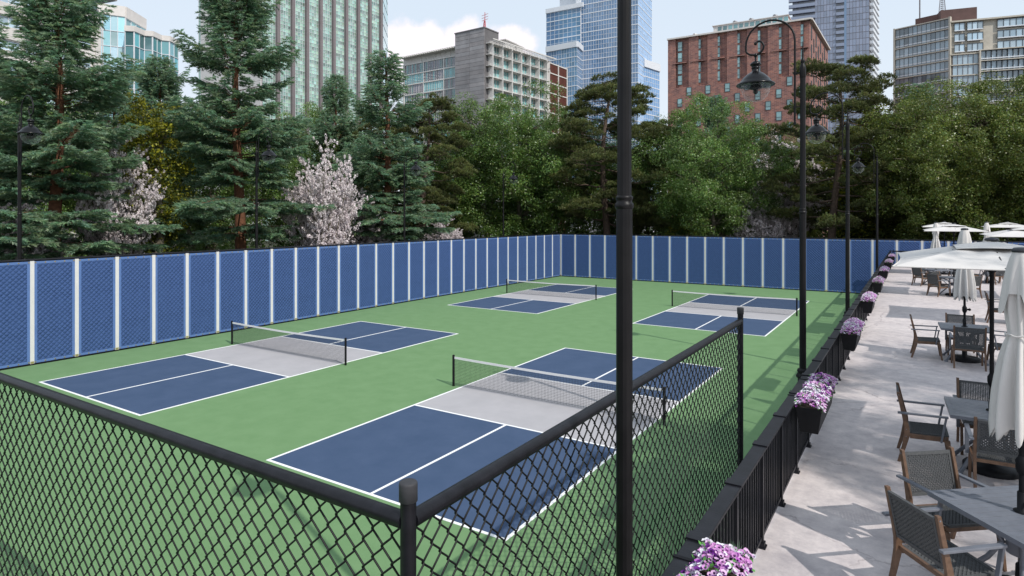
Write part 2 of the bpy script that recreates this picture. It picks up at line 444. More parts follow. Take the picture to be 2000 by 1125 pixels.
build('chain_mesh', chain(CX-.03, CY, -1, 0, 16.0), 'wire', r, world=True)
build('chain_mesh', chain(CX, CY+.03, 0, 1, EY-CY-.1), 'wire', r, world=True)

# ------------------------------------------------------------------ patio railing
XR = 10.27
def railing(name, label, loc, rz, n, pitch=1.035):
    """runs along local +y"""
    r = thing(name, label, 'railing', loc, rz)
    H = .98
    po = MB(); po.box(-.026,.026,-.026,.026,0,H-.03); po.box(-.05,.05,-.05,.05,0,.012); po.box(-.038,.038,-.038,.038,.012,.05)
    po.box(-.066,.066,-.055,.055,H-.004,H+.012)
    mp = po.mesh('post', ['rail_metal'])
    pn = MB(); k = 11
    for i in range(1, k): y = i*pitch/k; pn.box(-.009,.009,y-.009,y+.009,.10,H-.035)
    pn.box(-.016,.016,.026,pitch-.026,.075,.105); pn.box(-.018,.018,.026,pitch-.026,H-.075,H-.03)
    mn = pn.mesh('baluster_panel', ['rail_metal'])
    for i in range(n+1):
        link('post', mp, r, (0, i*pitch, 0))
        if i < n: link('baluster_panel', mn, r, (0, i*pitch, 0))
    q = MB()
    q.box(-.060,.060,-.02,n*pitch+.02,H-.03,H)
    build('handrail', q, 'rail_metal', r, bevel=.006)
    return r
ROFF = -.965-8*1.035
railing('patio_railing', 'black metal railing with thin balusters along the edge of the patio', (XR, ROFF, ZP), 0, 46)
railing('patio_railing', 'black metal railing closing the far end of the patio in front of blue screens', (XR+.1, ROFF+46*1.035+.2, ZP), R(-90), 14)

# ------------------------------------------------------------------ street lamps
def make_lamp(label, group):
    """arm reaches towards local -x"""
    r = thing('street_lamp', label, 'street lamp', group=group)
    q = MB()
    q.lathe([(.15,0),(.15,.06),(.125,.10),(.105,.16),(.098,1.82),(.100,1.86)], (0,0,0), 12, sm=False)
    q.lathe([(.100,1.84),(.128,1.87),(.132,1.90),(.108,1.93),(.098,1.97),(.112,2.0),(.096,2.03),(.072,2.05)], (0,0,0), 24)
    q.lathe([(.066,2.04),(.066,2.10)], (0,0,0), 12, sm=False)
    q.lathe([(.0655,2.08),(.0625,5.24)], (0,0,0), 14, sm=False)
    q.lathe([(.063,5.22),(.0725,5.235),(.0725,5.262),(.062,5.27),(.062,5.295),(.067,5.30),(.067,5.315),(.056,5.325)], (0,0,0), 20)
    q.lathe([(.0560,5.32),(.053,8.02)], (0,0,0), 14, sm=False)
    q.lathe([(.053,8.0),(.060,8.02),(.060,8.20),(.052,8.25),(.036,8.29),(.034,8.31)], (0,0,0), 20)
    build('pole', q, 'pole', r)
    q = MB(); q.lathe([(.030,8.30),(.046,8.34),(.030,8.39),(.020,8.42),(.018,8.50),(.008,8.72),(.002,8.76)], (0,0,0), 14)
    build('finial', q, 'pole', r)
    q = MB(); ax = -.15; cx, cz, ra = -.635, 8.81, .485
    pts = [(ax,0,7.12),(ax,0,7.6),(ax,0,8.2),(ax,0,8.6)]
    pts += [(cx+ra*math.cos(a), 0, cz+ra*math.sin(a)) for a in [i*PI/14 for i in range(0, 15)]]
    ctl = [(-1.12,8.81),(-1.112,8.70),(-1.05,8.635),(-.97,8.612),(-.90,8.612),(-.835,8.635),(-.782,8.69),(-.758,8.765),(-.782,8.84),(-.84,8.885),(-.90,8.872),(-.925,8.835),(-.905,8.805)]
    for i in range(1, len(ctl)-2):      # smooth curl after the arch
        p0, p1, p2, p3 = [Vector((c[0], 0, c[1])) for c in ctl[i-1:i+3]]
        for t in (0, .34, .67): pts.append(tuple(.5*((2*p1)+(p2-p0)*t+(2*p0-5*p1+4*p2-p3)*t*t+(3*p1-p0-3*p2+p3)*t**3)))
    q.tube(pts, [.021]*len(pts), 10)
    q.ball(pts[-1], .035)
    q.lathe([(.026,7.06),(.030,7.09),(.021,7.13)], (ax,0,0), 10)
    for z in (7.42, 8.12): q.bar((0,0,z), (ax-.03,0,z), .022, .022); q.lathe([(.034,z-.02),(.034,z+.02)], (ax,0,0), 10)
    build('scroll_arm', q, 'pole', r)
    bx = -.92
    zb = 8.605
    q = MB()
    q.tube([(bx,0,8.46),(bx,0,zb+.01)], .020, 10); q.lathe([(.02,zb-.05),(.042,zb-.02),(.045,zb+.01),(.02,zb+.03)], (bx,0,0), 12)
    q.lathe([(.03,8.475),(.07,8.46),(.105,8.425),(.112,8.395),(.095,8.375),(.080,8.365),(.082,8.34),(.088,8.33),(.078,8.32),(.080,8.25),(.105,8.235),(.165,8.20),(.235,8.14),(.295,8.065),(.315,8.03),(.385,7.985),(.392,7.965),(.385,7.955),(.31,7.962),(.30,7.975),(.20,8.02),(.02,8.03)], (bx,0,0), 32)
    build('lamp_shade', q, 'lamp_paint', r)
    q = MB()
    q.lathe([(.298,7.955),(.295,7.87),(.270,7.78),(.225,7.70),(.160,7.645),(.08,7.618),(.003,7.61)], (bx,0,0), 28)
    g = build('globe', q, 'g_lamp', r)
    q = MB(); q.lathe([(.10,8.02),(.10,7.93),(.12,7.92),(.12,7.88),(.05,7.86),(.045,7.80),(.02,7.77)], (bx,0,0), 14); build('lamp_holder', q, 'lamp_paint', g)
    return r
GR, GL = 'lamps along the railing side of the courts', 'lamps beyond the left screens'
lamp0 = make_lamp('thick black lamp post in front, rising past the top of the picture', GR)
lamp0.location = (9.60, -3.74, 0)
for (x, y, l) in ((9.586,5.68,'black scroll arm street lamp beside the railing with its lantern against the brick building'),
                  (9.67,14.9,'second full black street lamp up the railing, lantern against dark pine'),
                  (9.77,32.1,'smallest and farthest black street lamp by the railing, near the far blue screens')):
    dup(lamp0, (x,y,0), 0, l, GR)
for (x, y, l) in ((-14.6,.64,'black street lamp behind the left screens in front of the leftmost big spruce'),
                  (-14.6,9.93,'black street lamp beside the trunk of the tall spruce in the left half'),
                  (-14.6,20.1,'black street lamp in front of the smaller spruce beyond the left screens'),
                  (-14.6,31.0,'faint far black street lamp among dark leaves near the corner of the screens')):
    dup(lamp0, (x,y,0), PI, l, GL)

# ------------------------------------------------------------------ planters and petunias
def flower_mesh(seed, purple, n=1000):
    g = random.Random(seed); q = MB()
    LX, LY = .135, .735
    def dome(x, y): return .03+.10*max(0, 1-(abs(x)/.17)**2.2)*max(.25, 1-(abs(y)/.80)**6)+.022*math.sin(y*11+seed)*math.cos(x*14)
    cols = [(.66,.30,.64),(.78,.50,.76),(.14,.02,.22),(.80,.78,.84),(.50,.14,.54)]
    for i in range(n):
        x = g.uniform(-LX-.035, LX+.03); y = g.uniform(-LY-.03, LY+.03)
        patch = math.sin(y*5.2+seed)+.6*math.sin(y*13+x*9+seed*2)
        if patch > purple and g.random() < .8: c = cols[3]
        else: c = cols[g.choices([0,1,2,3,4], [3.4,5,1.8,5.2,1.4])[0]]
        z = dome(x, y)+g.uniform(-.025,.018)
        nrm = Vector((x*3+g.uniform(-.6,.6)+.15, g.uniform(-.7,.5)-.15, 1.0)).normalized()
        a = nrm.orthogonal().normalized(); bb = nrm.cross(a); ra = g.uniform(.015,.022); th = g.uniform(0,6.28)
        P = Vector((x,y,z)); vs = [P-nrm*.008]; k = 10
        for j in range(k): w = th+2*PI*j/k; vs.append(P+(a*math.cos(w)+bb*math.sin(w))*ra*.44)
        for j in range(k):
            w = th+2*PI*j/k; rr = ra*(1.0 if j % 2 else .90); vs.append(P+(a*math.cos(w)+bb*math.sin(w))*rr+nrm*(.004+g.uniform(0,.006)))
        sh = g.uniform(.85,1.1); c = tuple(v*sh for v in c)
        cd = (.045,.008,.07) if c[1] < .6 else (.20,.08,.26)
        q.add(vs, [(0,1+j,1+(j+1)%k) for j in range(k)], 0, cd)
        q.add(vs, [(1+j,1+k+j,1+k+(j+1)%k,1+(j+1)%k) for j in range(k)], 0, c)
    for i in range(420):
        x = g.uniform(-LX-.04, LX+.04); y = g.uniform(-LY-.04, LY+.04); z = dome(x,y)+g.uniform(-.05,.012)
        d = Vector((g.uniform(-1,1), g.uniform(-1,1), g.uniform(-.1,.8))).normalized(); s = d.cross(Vector((0,0,1))).normalized()*.011
        l = g.uniform(.025,.05); P = Vector((x,y,z)); sh = g.uniform(.6,1.4)
        q.add([P-s*.3, P+d*l*.5-s, P+d*l, P+d*l*.5+s], [(0,1,2,3)], 1, (.9*sh,1.6*sh,1.2*sh))
    # spiky silvery filler plant
    for cy in (-.5, .66, .1):
        cx = g.uniform(.04,.10)
        for i in range(46):
            d = Vector((g.gauss(0,.5), g.gauss(0,.5), 1)).normalized(); P = Vector((cx+g.uniform(-.03,.03), cy+g.uniform(-.04,.04), .03)); s = d.cross(Vector((0,1,0))).normalized()*.0025
            q.add([P-s, P+s, P+d*g.uniform(.08,.125)], [(0,1,2)], 1, (2.2,2.3,5.5))
    q.box(-LX, LX, -LY, LY, -.03, .012, 2)
    return q.mesh('petunias', ['flower', 'leaf', 'soil'])
fm = [flower_mesh(3, .75), flower_mesh(8, 1.1), flower_mesh(14, .55)]
def make_planter():
    r = thing('flower_box', 'x', 'planter', group='black flower boxes hung along the railing')
    q = MB(); w0, w1, l0, l1, h = .095, .140, .70, .75, .30; t = .012
    def ring(z, w, l): return [(-w,-l,z),(w,-l,z),(w,l,z),(-w,l,z)]
    vs = ring(-h, w0, l0)+ring(0, w1, l1)+ring(0, w1-t, l1-t)+ring(-.06, w1-t-.008, l1-t-.01)
    fs = [(3,2,1,0)]
    for k in range(3):
        for j in range(4): fs.append((k*4+j, k*4+(j+1)%4, k*4+4+(j+1)%4, k*4+4+j))
    q.add(vs, fs)
    build('box', q, 'planter', r, bevel=.003)
    q = MB(); q.box(-w1-.004, w1+.004, -l1-.004, l1+.004, -.022, -.002)
    for sy in (-.45, .45):
        q = MB(); q.box(-w1-.13, -w1+.006, sy-.015, sy+.015, .045, .052); q.box(-w1+.0, -w1+.007, sy-.015, sy+.015, -.10, .05)
        build('hanger', q, 'black', r)
    return r
pl0 = make_planter()
plab = ['black flower box at the very bottom edge of the picture', 'nearest whole black flower box on the railing', 'second whole black flower box up the railing',
        'third whole black flower box up the railing', 'black flower box hung fifth from the bottom of the railing', 'black flower box hung just beyond the fifth one, by the canopy corner',
        'black flower box hung last but one at the far end', 'last and smallest black flower box at the far end of railing']
flab = ['big pink, purple and white petunias filling the bottom edge box', 'purple and white petunias in the nearest whole flower box', 'purple petunias with a white streak in the second whole flower box',
        'mostly purple petunias in the third whole flower box', 'pink and white petunias in the fifth flower box from the bottom', 'pink petunias in the sixth flower box from the bottom, by canopy corner',
        'tiny pale pink petunias in the last but one flower box', 'tiny petunias in the farthest flower box along the railing']
for k in range(8):
    yc = -.37+.75+5.37*(k-1)
    if k == 0: yc = -4.83
    loc = (10.475, yc, ZP+.935)
    if k == 0: pl0.location = loc; pl0['label'] = plab[0]
    else: dup(pl0, loc, 0, plab[k])
    o = link('petunias', fm[[0,0,1,1,2,1,2,1][k]], None, (loc[0], loc[1], loc[2]-.012)); o.rotation_euler = (0,0,PI if k in (4,6) else 0)
    tag(o, flab[k], 'flowers', 'petunias growing in the flower boxes')
# ------------------------------------------------------------------ patio furniture
def weave(u0, u1, v0, v1, nu, nv, T, q, border=.03, th=.010, mi=0):
    """woven rope panel in a (u, v) frame; T(u, v, n) gives the point, n is the height off the panel"""
    def strip(a0, a1, b0, b1, n0, n1):
        vs = [T(u, v, n) for n in (n0, n1) for v in (b0, b1) for u in (a0, a1)]
        q.add(vs, [(0,2,3,1),(4,5,7,6),(0,1,5,4),(2,6,7,3),(0,4,6,2),(1,3,7,5)], mi)
    strip(u0, u1, v0, v0+border, -th, th); strip(u0, u1, v1-border, v1, -th, th)
    strip(u0, u0+border*.7, v0+border, v1-border, -th*.9, th*.9); strip(u1-border*.7, u1, v0+border, v1-border, -th*.9, th*.9)
    a0, a1, b0, b1 = u0+border*.7, u1-border*.7, v0+border, v1-border
    pu = (a1-a0)/nu; pv = (b1-b0)/nv
    for i in range(nu):
        c = a0+pu*(i+.5); strip(c-pu*.30, c+pu*.30, b0, b1, -.003, .003)
    for j in range(nv):
        c = b0+pv*(j+.5); w = pv*.27; P = []
        for i in range(nu+1):
            s = 1 if (i+j) % 2 else -1; P.append((a0+pu*i, s*.0055))
        vs = []
        for (u, n) in P: vs += [T(u, c-w, n-.003), T(u, c+w, n-.003), T(u, c+w, n+.003), T(u, c-w, n+.003)]
        fs = [(4*i+k, 4*i+(k+1) % 4, 4*i+4+(k+1) % 4, 4*i+4+k) for i in range(nu) for k in range(4)]
        q.add(vs, fs, mi)

def make_chair(label):
    """faces local +y, origin on the floor under the seat"""
    r = thing('patio_chair', label, 'chair', group='rope and wood chairs round the patio tables')
    hw = .265
    for s in (-1, 1):
        x = s*hw
        # rear leg: foot behind, kinked at the seat into the leaning back stile
        q = MB(); w = .032
        prof = [(-.29,0,.036),(-.235,.20,.048),(-.20,.36,.066),(-.205,.46,.058),(-.235,.60,.046),(-.30,.895,.036)]
        vs = []
        for (y, z, d) in prof:
            vs += [(x-w/2,y-d/2,z),(x+w/2,y-d/2,z),(x+w/2,y+d/2,z),(x-w/2,y+d/2,z)]
        n = len(prof); fs = [(3,2,1,0), tuple(range(4*n-4, 4*n))]
        fs += [(4*i+k, 4*i+(k+1) % 4, 4*i+4+(k+1) % 4, 4*i+4+k) for i in range(n-1) for k in range(4)]
        q.add(vs, fs)
        lg = build('rear_leg', q, 'wood', r, bevel=.004)
        q = MB()
        for (y, z) in ((-.212,.34),(-.207,.43),(-.293,.86)): q.tube([(x+s*.0155,y,z),(x+s*.0185,y,z)], .007, 8)
        build('bolts', q, 'alu', lg)
        q = MB(); prof = [(.275,0,.034),(.245,.22,.046),(.225,.36,.06)]; vs = []
        for (y, z, d) in prof: vs += [(x-w/2,y-d/2,z),(x+w/2,y-d/2,z),(x+w/2,y+d/2,z),(x-w/2,y+d/2,z)]
        n = 3; fs = [(3,2,1,0), tuple(range(4*n-4, 4*n))]+[(4*i+k, 4*i+(k+1) % 4, 4*i+4+(k+1) % 4, 4*i+4+k) for i in range(n-1) for k in range(4)]
        q.add(vs, fs); build('front_leg', q, 'wood', r, bevel=.004)
        q = MB(); q.bar((x,-.17,.352),(x,.20,.366), .030, .058); build('side_rail', q, 'wood', r, bevel=.003)
        q = MB(); xa = s*(hw+.036)
        q.bar((xa,-.305,.640),(xa,.235,.655), .046, .022); q.bar((xa,.215,.662),(xa-s*.002,.160,.33), .040, .022, up=(0,1,0))
        build('armrest', q, 'alu', r, bevel=.004)
    q = MB(); weave(-hw+.018, hw-.018, -.185, .245, 26, 20, lambda u, v, n: (u, v, .405-.02*((v+.185)/.43-1)*-1+n), q); build('seat', q, 'rope', r)
    for yy, hh in ((.225,.045), (-.19,.035)): q = MB(); q.bar((-hw,yy,.378),(hw,yy,.378), .028, hh); build('cross_rail', q, 'wood', r)
    # leaning back
    ca, sa = math.cos(.215), math.sin(.215)
    q = MB(); weave(-hw+.018, hw-.018, 0, .40, 24, 20, lambda u, v, n: (u, -.218-v*sa+n*ca, .475+v*ca+n*sa), q, border=.032, th=.011); build('backrest', q, 'rope', r)
    return r
def make_table(label):
    r = thing('patio_table', label, 'table', group='grey slatted tables on the patio')
    a = .46; H = .74
    q = MB()
    for (x0,x1,y0,y1) in ((-a,a,-a,-a+.045),(-a,a,a-.045,a),(-a,-a+.045,-a+.045,a-.045),(a-.045,a,-a+.045,a-.045)): q.box(x0,x1,y0,y1,H-.042,H)
    n = 11; p = (2*a-.09)/n
    for i in range(n):
        y0 = -a+.045+i*p; q.box(-a+.045,a-.045,y0+.0025,y0+p-.0025,H-.014,H-.0015)
    q.box(-a+.05,a-.05,-.03,.03,H-.04,H-.016)
    build('tabletop', q, 'alu', r, bevel=.002)
    for sx in (-1, 1):
        for sy in (-1, 1):
            q = MB(); q.tube([(sx*.36,sy*.36,.015),(sx*.33,sy*.33,.05),(sx*.16,sy*.16,.30),(sx*.09,sy*.09,.46),(sx*.15,sy*.15,.62),(sx*.33,sy*.33,H-.045)], [.026,.024,.022,.022,.022,.024], 8)
            q.lathe([(.035,0),(.035,.03),(.02,.04)], (sx*.36,sy*.36,0), 10); build('leg', q, 'alu', r)
    q = MB(); q.lathe([(.11,.40),(.11,.52)], (0,0,0), 14); build('hub', q, 'alu', r)
    return r

def pole_part(r, ztop):
    q = MB(); q.lathe([(.30,0),(.30,.05),(.27,.075),(.05,.08),(.045,.30),(.04,.31)], (0,0,0), 28); build('base', q, 'black', r)
    q = MB(); q.tube([(0,0,.30),(0,0,ztop)], .024, 14)
    q.lathe([(.060,.742),(.060,.750),(.035,.757),(.034,.90),(.030,.905)], (0,0,0), 18)
    q.lathe([(.030,1.05),(.040,1.07),(.046,1.10),(.046,1.16),(.030,1.19),(.027,1.20)], (0,0,0), 14)
    p = build('pole', q, 'black', r)
    q = MB(); q.tube([(.02,0,1.12),(.085,0,1.12)], .018, 10); q.ball((.09,0,1.12), .030); q.tube([(0,-.02,.83),(0,-.06,.83)], .010, 8); q.ball((0,-.065,.83), .016); build('crank', q, 'black', p)
    return p

def grid_part(q, G, m=0, thick=None):
    nu = len(G); nv = len(G[0]); vs = [p for row in G for p in row]
    fs = [(i*nv+j, (i+1)*nv+j, (i+1)*nv+j+1, i*nv+j+1) for i in range(nu-1) for j in range(nv-1)]
    q.add(vs, fs, m, sm=True)

def make_open(label):
    """rectangular market umbrella: 2.04 m (x) by 3.12 m (y), edge at 2.6 m, crown at 2.89 m"""
    r = thing('patio_umbrella', label, 'umbrella', group='cream umbrellas on the patio')
    pole_part(r, 2.83)
    ax, ay, z0, z1 = 1.02, 1.56, 2.60, 2.845
    q = MB()
    cor = [(ax,ay),(-ax,ay),(-ax,-ay),(ax,-ay)]
    n = 14; m = 10
    for k in range(4):
        (x0,y0),(x1,y1) = cor[k], cor[(k+1) % 4]
        G = []
        for i in range(n+1):
            t = i/n; row = []
            sag = math.sin(PI*t)
            for j in range(m+1):
                f = (.13+.87*j/m)
                inw = 1-.055*sag*(j/m)**2
                x = (x0+(x1-x0)*t)*f*inw; y = (y0+(y1-y0)*t)*f*inw
                prof = 1-(1-(1-f)**1.0)
                z = z0+(z1-z0)*((1-f)**.92) - .025*sag*(1-abs(2*f-1.1))*1.0 + .012*sag*math.sin(t*PI*6)*(1-f)
                row.append((x,y,z))
            G.append(row)
        grid_part(q, G, 0)
        # double layer and rolled hem
        G2 = [[(p[0]*.998,p[1]*.998,p[2]-.006) for p in row] for row in G]; grid_part(q, G2, 0)
        q.tube([row[-1] for row in G], .008, 6, 0, cap=False)
    cn = build('canopy', q, 'canvas', r)
    q = MB()
    for k in range(4):
        (x0,y0),(x1,y1) = cor[k], cor[(k+1) % 4]; G = []
        for i in range(9):
            t = i/8; row = []
            for j in range(5):
                f = .05+.33*j/4; sg = math.sin(PI*t)
                row.append(((x0+(x1-x0)*t)*f, (y0+(y1-y0)*t)*f, 2.862-.105*f/.38+.015*sg*(j/4)+.018*(j/4)))
            G.append(row)
        grid_part(q, G, 0)
        grid_part(q, [[(p[0],p[1],p[2]-.004) for p in row] for row in G], 0)
    build('vent_flap', q, 'canvas', cn)
    q = MB(); q.lathe([(.062,2.855),(.075,2.862),(.074,2.880),(.055,2.897),(.02,2.903)], (0,0,0), 20); build('top_cap', q, 'dkcap', r)
    for i in range(8):
        if i % 2 == 0: x, y = cor[i//2]
        else:
            a_, b_ = cor[i//2], cor[(i//2+1) % 4]; x, y = (a_[0]+b_[0])/2*.94, (a_[1]+b_[1])/2*.94
        q = MB(); q.bar((x*.06,y*.06,2.80),(x*.97,y*.97,z0+.0), .014, .018)
        q.bar((x*.04,y*.04,2.52),(x*.42,y*.42,2.74), .012, .014); build('rib', q, 'black', r)
    q = MB(); q.lathe([(.025,2.46),(.05,2.48),(.05,2.56),(.025,2.58)], (0,0,0), 14); build('runner', q, 'black', r)
    return r

def make_closed(label, seed=1):
    r = thing('patio_umbrella', label, 'umbrella', group='cream umbrellas on the patio')
    pole_part(r, 2.85)
    g = random.Random(seed); q = MB()
    n = 96; folds = [g.uniform(.75,1.25) for _ in range(9)]; ph = g.uniform(0, 6)
    zs = [2.87,2.84,2.78,2.70,2.60,2.50,2.40,2.30,2.24,2.20,2.17,2.10,2.0,1.9,1.8,1.7,1.6,1.5,1.42]
    rad = [.060,.070,.088,.103,.113,.118,.115,.108,.104,.101,.104,.120,.138,.150,.160,.168,.174,.176,.168]
    amp = [.02,.05,.10,.14,.18,.20,.20,.16,.12,.10,.12,.20,.26,.30,.33,.36,.38,.40,.42]
    vs = []
    for i, z in enumerate(zs):
        for j in range(n):
            w = 2*PI*j/n
            c = math.cos(8*w+ph+.5*math.sin(w*2+z*2))
            f = 1+amp[i]*(abs(c)**.6*(1 if c > 0 else -1))*folds[int(w/(2*PI)*8) % 9]
            zz = z
            if i >= len(zs)-3: zz = z-.11*max(0, c)*(i-len(zs)+4)/3*folds[int(w/(2*PI)*8) % 9]
            rr = rad[i]*f*(.86+.05*math.sin(3*w+ph))
            vs.append((rr*math.cos(w), rr*math.sin(w), zz))
    fs = [(i*n+j, (i+1)*n+j, (i+1)*n+(j+1) % n, i*n+(j+1) % n) for i in range(len(zs)-1) for j in range(n)]
    q.add(vs, fs, 0, sm=True); q.add(vs[:n], [tuple(range(n))], 0)
    # inner layer hangs in the dark
    q.add([(x*.93, y*.93, z) for (x,y,z) in vs], [f[::-1] for f in fs], 0, sm=True)
    cn = build('canopy', q, 'canvas', r)
    # short upper flap hanging over the folds
    q = MB(); vs = []; zz = [2.875,2.82,2.74,2.65,2.56,2.49]; rr = [.062,.082,.102,.118,.128,.135]
    for i, z in enumerate(zz):
        for j in range(n):
            w = 2*PI*j/n; c = math.cos(4*w+ph+.7); d = math.cos(9*w+ph*2)
            f = 1+.16*(i/5)*c+.07*(i/5)*d; z2 = z-(i/5)**2*.13*max(-.3, c)
            vs.append((rr[i]*f*math.cos(w), rr[i]*f*math.sin(w), z2))
    fs = [(i*n+j, (i+1)*n+j, (i+1)*n+(j+1) % n, i*n+(j+1) % n) for i in range(5) for j in range(n)]
    q.add(vs, fs, 0, sm=True); build('vent_flap', q, 'canvas', cn)
    q = MB(); k = 40; q.tube([(.110*math.cos(2*PI*i/k), .110*math.sin(2*PI*i/k), 2.19+.006*math.sin(i)) for i in range(k+1)], .007, 6, cap=False); build('tie', q, 'canvas', cn)
    q = MB(); q.lathe([(.060,2.865),(.072,2.87),(.071,2.890),(.055,2.905),(.02,2.91)], (0,0,0), 20); build('top_cap', q, 'dkcap', r)
    return r

chair0 = make_chair('x'); table0 = make_table('x'); open0 = make_open('x'); closed0 = make_closed('x')
protos = {'c': [chair0, False], 't': [table0, False], 'o': [open0, False], 'k': [closed0, False]}
def place(kind, x, y, rz, label, group=None):
    p = protos[kind]
    if not p[1]:
        p[1] = True; o = p[0]; o.location = (x,y,ZP); o.rotation_euler = (0,0,rz); o['label'] = label; return o
    return dup(p[0], (x,y,ZP), rz, label)
def setting(x, y, deg, tl, chairs, ul=None, uk='k', urot=0, off=.70):
    place('t', x, y, R(deg), tl)
    for k, cl in chairs:          # k: side angle in degrees from the table's own +x
        a = R(deg+k); place('c', x+off*math.cos(a), y+off*math.sin(a), a+R(90), cl)
    if ul: place(uk, x, y, R(urot), ul)
setting(12.25, -1.75, 40, 'slatted grey table cut by the right edge at the front',
        [(90,'wood chair with light rope back, turned away behind the front table corner'), (180,'nearest wood and rope chair, at the bottom right corner')],
        'large closed cream umbrella cut by the right edge', 'k', 30)
setting(12.32, 1.47, 2, 'slatted grey table under the open umbrella, second from the front',
        [(180,'wood and rope chair left of the second table'), (90,'chair behind the second table, only its woven back showing'), (-90,'chair in front of the second table with its dark back to us')],
        'big open cream umbrella with a black top cap in the middle of the patio', 'o', 0)
setting(12.44, 8.61, 2, 'small grey table with the closed umbrella, third from the front',
        [(180,'chair left of the third table, side on, clear of others'), (90,'chair behind the third table, its woven back showing over it'), (-90,'chair in front of the third table, back towards us'), (0,'chair right of the third table behind the umbrella pole')],
        'closed cream umbrella hanging below the open canopy edge, over third table', 'k', 10)
setting(12.85, 22.25, 42, 'grey table partly behind the closed umbrella, fourth in the left column',
        [(180,'dark backed chair turned away, nearer of the two left far chairs'), (-90,'chair just right of the hanging closed umbrella, its back leaning away'), (90,'chair facing us on the far side of the fourth table')],
        'wide open cream umbrella seen edge on against the trees, left of the far group', 'o', 0)
setting(12.35, 26.3, 40, 'grey table seen edge on below the big canopy, fifth in the left column',
        [(180,'farther of the two left far chairs, nearest the railing'), (90,'chair behind the fifth table under the canopy edge'), (0,'chair right of the fifth table under the canopy edge')],
        'small closed cream umbrella standing before the blue screens', 'k', 50)
setting(14.3, 15.2, 0, 'table mostly beyond the right edge, beside the large closed umbrella',
        [(180,'side on chair at the right, between the black pole and closed umbrella')],
        'open cream umbrella at the right edge, nearer of those there', 'o', 0, off=.68)
setting(14.43, 29.1, 30, 'far grey table just right of the black pole',
        [(180,'far small chair left of the far right table'), (0,'far small chair with wooden legs right of the far right table'), (-90,'far small chair in front of the far right table')],
        'slim closed cream umbrella farthest right before the trees', 'k', 70)
setting(12.9, 33.2, 20, 'farthest table in the left column',
        [(180,'farthest chair in the left column')],
        'open cream umbrella farthest back on the left, its left tip showing', 'o', 0)
setting(15.7, 34.0, 10, 'farthest table in the right column',
        [(180,'farthest chair in the right column')],
        'open cream umbrella farthest back on the right, highest in picture', 'o', 0)
setting(15.9, 22.6, 0, 'table beyond the right edge under a far canopy', [],
        'open cream umbrella at the right edge, just above the nearer one there', 'o', 0)
# ------------------------------------------------------------------ trees
def unit(a): return a/np.maximum(1e-9, np.linalg.norm(a, axis=-1, keepdims=True))
def blades(P, D, Ln, Wd, nb, rs, spread=.8, tint=None, base=0.0):
    """needle sprays: nb thin triangles along each twig (position P, direction D, length Ln)"""
    n = len(P)
    u = rs.normal(size=(n, nb, 3)); Dn = D[:, None, :]
    u -= (u*Dn).sum(-1, keepdims=True)*Dn; u = unit(u)
    t = base+(1-base)*np.tile(np.linspace(0, .85, nb)[None, :, None], (n, 1, 1))
    A = P[:, None, :]+Dn*Ln[:, None, None]*t
    tip = unit(Dn*1.0+u*spread)
    nl = (Ln[:, None, None]*.38+.03)*rs.uniform(.8, 1.2, (n, nb, 1))
    side = unit(np.cross(tip, rs.normal(size=(n, nb, 3))))*Wd
    V = np.stack([A-side, A+side, A+tip*nl+side*.25], 2).reshape(-1, 3)
    F = np.arange(len(V)).reshape(-1, 3)
    T = None if tint is None else np.repeat(tint, nb, 0)*rs.uniform(.85, 1.15, (n*nb, 1))
    return V, F, T
def leaves(P, N, size, rs, asp=.55, fold=.25):
    """one pointed, slightly folded leaf quad at each P facing N"""
    n = len(P); a = unit(np.cross(N, rs.normal(size=(n, 3)))); b = np.cross(N, a)
    s = size[:, None]
    V = np.stack([P-a*s*.5, P-b*s*asp*.5+N*s*fold*.3, P+a*s*.5, P+b*s*asp*.5+N*s*fold*.3], 1).reshape(-1, 3)
    return V, np.arange(len(V)).reshape(-1, 4)

def tree_from(name, trunk_mb, bark, V, F, T, leafmat):
    return trunk_mb.mesh('trunk', [bark]), npmesh('crown', V, F, [leafmat], T)

